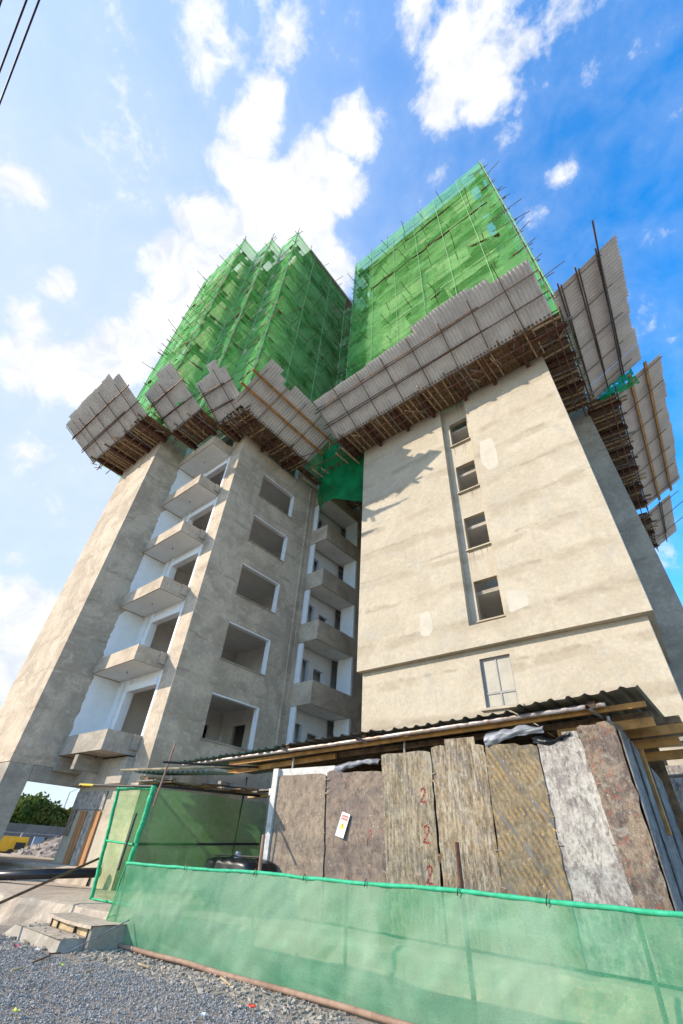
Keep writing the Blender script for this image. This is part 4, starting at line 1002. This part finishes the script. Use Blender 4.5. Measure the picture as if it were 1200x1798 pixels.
# yellow compressor
yc = far((16,1500), 50, -.02); G = thing('site_compressor', 'yellow site compressor on a small trailer beyond the tower', 'compressor', yc[:])
M_YEL = simple('yellow_body', (.80,.38,.015), .4, .15, 2)
d1 = Vector((.35,.94,0)).normalized(); d2 = Vector((.94,-.35,0)).normalized()
b = MB(); z = Vector((0,0,1)); c = yc+z*.85
b.v = [tuple(c+d1*x*.95+d2*y*.6+z*q) for (x, y, q) in ((-1,-1,-.45),(1,-1,-.45),(1,1,-.45),(-1,1,-.45),(-.9,-.85,.48),(.98,-.85,.48),(.98,.85,.48),(-.9,.85,.48),(-1,-1,.2),(1,-1,.2),(1,1,.2),(-1,1,.2))]
b.f = [(3,2,1,0),(4,5,6,7),(0,1,9,8),(1,2,10,9),(2,3,11,10),(3,0,8,11),(8,9,5,4),(9,10,6,5),(10,11,7,6),(11,8,4,7)]; b.build('body', M_YEL, G)
MB().obox(c+d2*.625+d1*.5+z*-.08, d1*.34, d2*.01, z*.22).build('grille', M_TUBEB, G)
MB().obox(c+z*-.52, d1*1.05, d2*.5, z*.06).build('chassis', M_TUBEB, G)
for s_ in (-1, 1): MB().tube([c+d2*.6*s_-z*.55, c+d2*.75*s_-z*.55], .28, 14).build('wheel', M_TUBEB, G)
MB().tube([c+d1*1.1-z*.5, c+d1*1.9-z*.62], .04, 6).build('tow_bar', M_TUBEB, G); MB().tube([c+z*.45+d1*.3, c+z*.75+d1*.3], .06, 8).build('exhaust', M_TUBEG, G)
# street lamp
lp = far((96,1462), 95, 0); SL = thing('street_lamp', 'street lamp with a single arm behind the trees', 'street lamp', lp[:])
sd_ = Vector((.3,.95,0)).normalized()
MB().tube([lp, lp+z*7.2], [.14,.08], 8).build('pole', M_TUBEG, SL); MB().tube([lp+z*7.15, lp+z*7.8+sd_*1.0, lp+z*8.1+sd_*2.2], .045, 6).build('arm', M_TUBEG, SL)
MB().obox(lp+z*8.1+sd_*2.5, sd_*.4, Vector((.95,-.3,0))*.14, z*.08).build('lamp_head', M_TUBEG, SL)
bk = far((112,1450), 105, 0); BK = thing('red_kiosk', 'small red and white roadside structure beyond the boundary wall', 'structure', bk[:])
MB().box(bk.x-1, bk.x+1, bk.y-1.3, bk.y+1.5, 3.6, 5.2).build('upper_body', simple('faded_red', (.45,.05,.05), .6, .3, 1), BK)
MB().box(bk.x-.9, bk.x+.9, bk.y-1.9, bk.y+1.2, 0, 3.55).build('lower_body', simple('grey_paint', (.3,.31,.33), .6, .3, 1), BK)
MB().box(bk.x+1.0, bk.x+1.05, bk.y-.8, bk.y+.9, 4.1, 4.6).build('white_band', M_WHITE, BK)
def leafmat(name, a, b, c):
    m = mat(name); t = NT(m); n1 = t.noise(.35, 3, .5); n2 = t.noise(3, 3, .6)
    col = t.mix(t.rng(n1, .4, .6), a, b); col = t.mix(t.rng(n2, .5, .7, 0, .7), col, c)
    d = t.n('ShaderNodeBsdfDiffuse'); t.l(col, d.inputs[0]); tr = t.n('ShaderNodeBsdfTranslucent'); t.l(col, tr.inputs[0]); ms = t.n('ShaderNodeMixShader'); ms.inputs[0].default_value = .3
    t.l(d.outputs[0], ms.inputs[1]); t.l(tr.outputs[0], ms.inputs[2]); o = t.n('ShaderNodeOutputMaterial'); t.l(ms.outputs[0], o.inputs[0]); return m
M_LEAF = leafmat('leaves', (.06,.10,.02), (.11,.14,.035), (.16,.15,.03))
M_LEAF2 = leafmat('leaves_olive', (.10,.11,.03), (.15,.14,.035), (.07,.11,.025))
def tree(label, p, H, Rr, m, seed):
    rs = random.Random(seed); T = thing('tree', label, 'tree', p[:], 'trees beyond the boundary wall')
    b = MB(); b.tube([p, p+Vector((.1,.1,H*.3)), p+Vector((.2,-.1,H*.6))], [.3,.22,.1], 8)
    for k in range(6):
        a = rs.uniform(0, 6.28); q = p+z*H*rs.uniform(.25,.45); b.tube([q, q+Vector((math.cos(a)*Rr*.6, math.sin(a)*Rr*.6, H*.28))], [.12,.03], 6)
    b.build('trunk', M_RUST, T)
    cl_ = [(p+Vector((rs.uniform(-1,1)*Rr*.75, rs.uniform(-1,1)*Rr*.75, H*rs.uniform(.25,.86))), rs.uniform(.25,.48)*Rr) for _ in range(26)]
    b = MB()
    for c_, r_ in cl_:
        for _ in range(190):
            v = Vector((rs.gauss(0,1), rs.gauss(0,1), rs.gauss(0,1))).normalized()*r_*rs.uniform(.6,1.08); q = c_+v
            t1 = Vector((rs.gauss(0,1), rs.gauss(0,1), rs.gauss(0,1))).normalized(); t2 = t1.cross(v.normalized()).normalized()*rs.uniform(.10,.24); t1 = t1*rs.uniform(.10,.24)
            b.quad(q-t1-t2, q+t1-t2, q+t1+t2, q-t1+t2)
    b.build('crown', m, T)
tree('dark green tree seen left under the beam beside the pillar', far((14,1462), 84, 0), 5.6, 3.2, M_LEAF, 1)
tree('dark green round tree in the middle of the opening', far((50,1462), 86, 0), 5.9, 3.0, M_LEAF, 2)
tree('olive green tree beside the street lamp', far((83,1462), 84, 0), 4.9, 3.0, M_LEAF2, 3)
tag(MB().tube([far((20,1372),75,8.3), far((95,1390),75,7.5), far((170,1404),75,7.4)], .03, 5).build('power_line', M_TUBEB), 'thin faint cable crossing the opening above the distant trees', 'cable')
# power lines overhead at the upper left
for i, (y, dy, z_, lab) in enumerate(((-2.33,.03,9.0,'overhead power line nearest the building in the upper left corner'),(-2.43,.02,9.0,'middle overhead power line in the upper left corner'),(-2.62,.02,9.0,'overhead power line closest to the left edge of the photo'),(-2.78,.0,9.0,'barely visible power line at the very top left corner'))):
    P_ = [(x, y+dy*((x+3.8)/.8)*-1*.6, z_+.0008*(x+4)**2) for x in np.linspace(-26, 20, 60)]
    tag(MB().tube(P_, .011, 6).build('power_line', simple('cable_%d' % i, (.02,.02,.06), .5, .2, 3)), lab, 'power line')

# pipe and plywood at the right edge
tag(MB().tube([(-1.5,12.9,3.35),(2,12.6,3.42)], .035, 8).build('scaffold_pipe', M_TUBEG), 'short horizontal pipe at the right edge beside the shed', 'pipe')
tag(MB().box(-1.75,-.95,13.60,13.63,2.3,3.66).build('plywood_board', P6), 'pale plywood board leaning on the beige wall behind the shed', 'board')
tag(MB().box(-1.6,.4,13.1,13.13,.45,2.75).build('dark_board', P8), 'slate dark board standing at the right edge behind the shed', 'board')

# ================================================================ gravel and litter
n = 88000
pts = rng.uniform((-15.5, 1.6), (-3.5, 6.9), (n, 2))
keep = []
for i, (x, y) in enumerate(pts):
    fy = lerp(FB, max(-11.1, x))[0]-.1
    edge = 5.35 + .5*noise.noise(Vector((x*.8, y*.8, 0))) if x < -9.5 else fy-.55+.3*noise.noise(Vector((x*1.5, 0, 2)))
    dense = y < edge-.25
    if y > fy or (-13.0 < x < -10.2 and y > 4.98): continue
    if y > 5.0 and x < -13: continue
    if not dense and rng.random() > .16: continue
    keep.append((x, y))
keep = np.array(keep); m_ = len(keep)
oct_ = np.array([(1,0,0),(-1,0,0),(0,1,0),(0,-1,0),(0,0,1),(0,0,-1)], float)
fc = np.array([(0,2,4),(2,1,4),(1,3,4),(3,0,4),(2,0,5),(1,2,5),(3,1,5),(0,3,5)])
s_ = (.006+.016*rng.random((m_,1,1))**2.0); V = oct_[None]*s_*rng.uniform(.6,1.25,(m_,6,1))
ang = rng.uniform(0,6.283,m_); tl_ = rng.uniform(-.7,.7,m_)
ca, sa, ct_, st_ = np.cos(ang), np.sin(ang), np.cos(tl_), np.sin(tl_)
X = V[:,:,0]*ca[:,None]-V[:,:,1]*sa[:,None]; Y = V[:,:,0]*sa[:,None]+V[:,:,1]*ca[:,None]; Z = V[:,:,2]*.8
Y2 = Y*ct_[:,None]-Z*st_[:,None]; Z2 = Y*st_[:,None]+Z*ct_[:,None]
zz = np.array([gz(x, y) for x, y in keep])+rng.uniform(.0,.022,m_)
VV = np.stack([X+keep[:,0:1], Y2+keep[:,1:2], Z2+zz[:,None]], 2).reshape(-1,3)
FF = (fc[None]+np.arange(m_)[:,None,None]*6).reshape(-1,3)
me = bpy.data.meshes.new('gravel'); me.from_pydata(VV.tolist(), [], FF.tolist())
mgv = mat('gravel_stone'); t = NT(mgv); vo = t.n('ShaderNodeTexVoronoi'); vo.inputs['Scale'].default_value = 22; t.l(t.co, vo.inputs['Vector'])
sx = t.n('ShaderNodeSeparateColor'); t.l(vo.outputs['Color'], sx.inputs[0])
c = t.mix(t.rng(sx.outputs[0], 0, 1, 0, 1, False), (.21,.20,.185), (.42,.40,.375)); c = t.mix(t.rng(t.noise(1.2,5), .5,.7,0,.5), c, (.36,.32,.27)); t.out(c, .9)
me.materials.append(mgv); o = bpy.data.objects.new('gravel', me); C.objects.link(o); o['kind'] = 'stuff'; o['label'] = 'loose grey crushed stone spread over the foreground'
db = MB(); rs = random.Random(15)
for i in range(1500):
    x = rs.uniform(-13.5,-5); y = (lerp(FB, max(x,-11.1))[0]-rs.uniform(.05,1.0)) if x > -11.1 else rs.uniform(4.4,5.1)
    if -13 < x < -10.3 and y > 4.95: continue
    a_ = rs.uniform(0,6.28); l_ = rs.uniform(.008,.035)*(2.2 if rs.random() < .06 else 1); d_ = Vector((math.cos(a_), math.sin(a_), rs.uniform(-.3,.3))).normalized()
    db.obox(Vector((x, y, gz(x,y)+.012)), d_*l_, d_.cross(Vector((0,0,1))).normalized()*l_*rs.uniform(.3,.8), Vector((0,0,rs.uniform(.004,.014))))
o = db.build('debris_chips', simple('pale_debris', (.50,.42,.33), .9, .5, 3), kind='stuff'); o['label'] = 'pale crumbs of mortar and wood scattered along the fence foot'
rs = random.Random(5)
LITTER = [((30,1662),.05,(.45,.05,.12),'small pink wrapper on the gravel left of the steps'),((28,1776),.04,(.5,.5,.08),'small yellow scrap near the bottom left corner'),((442,1768),.05,(.75,.06,.03),'bright red scrap on the gravel below the fence'),((108,1695),.035,(.45,.65,.06),'tiny lime green scrap below the steps'),((357,1783),.04,(.75,.75,.75),'white pebble-sized scrap on the gravel'),((66,1668),.04,(.8,.8,.8),'white scrap beside the lower step')]
for i, (p, s2, col, lab) in enumerate(LITTER):
    d = cray(*p); q = CAMP + d*(-(1.6-.05)/d.z)
    tag(MB().grid(lambda u, v: (q.x+(u-.5)*s2*2, q.y+(v-.5)*s2*1.6, q.z+.03*noise.noise(Vector((u*3+i, v*3, i)))+.01), 4, 4).build('litter_scrap', simple('scrap_%d' % i, col, .6, .1, 9)), lab, 'litter')
for i, (p, q_, lab) in enumerate((((58,1690),(88,1678),'dark broken stick on the dirt below the steps'),((20,1704),(40,1699),'yellowish stick at the left on the gravel'),((150,1706),(166,1703),'short pale stick on the dirt before the fence'),((243,1692),(262,1698),'pale wood splinter beside the fence pole'),((388,1716),(405,1730),'light stick poking out under the fence pole'),((86,1675),(107,1673),'dark flat stick against the lower step'))):
    a_ = CAMP+cray(*p)*(-(1.56)/cray(*p).z); b_ = CAMP+cray(*q_)*(-(1.56)/cray(*q_).z)
    tag(MB().tube([a_, b_], .012, 6).build('stick', M_TUBE if i in (0,5) else M_WOODL), lab, 'stick')
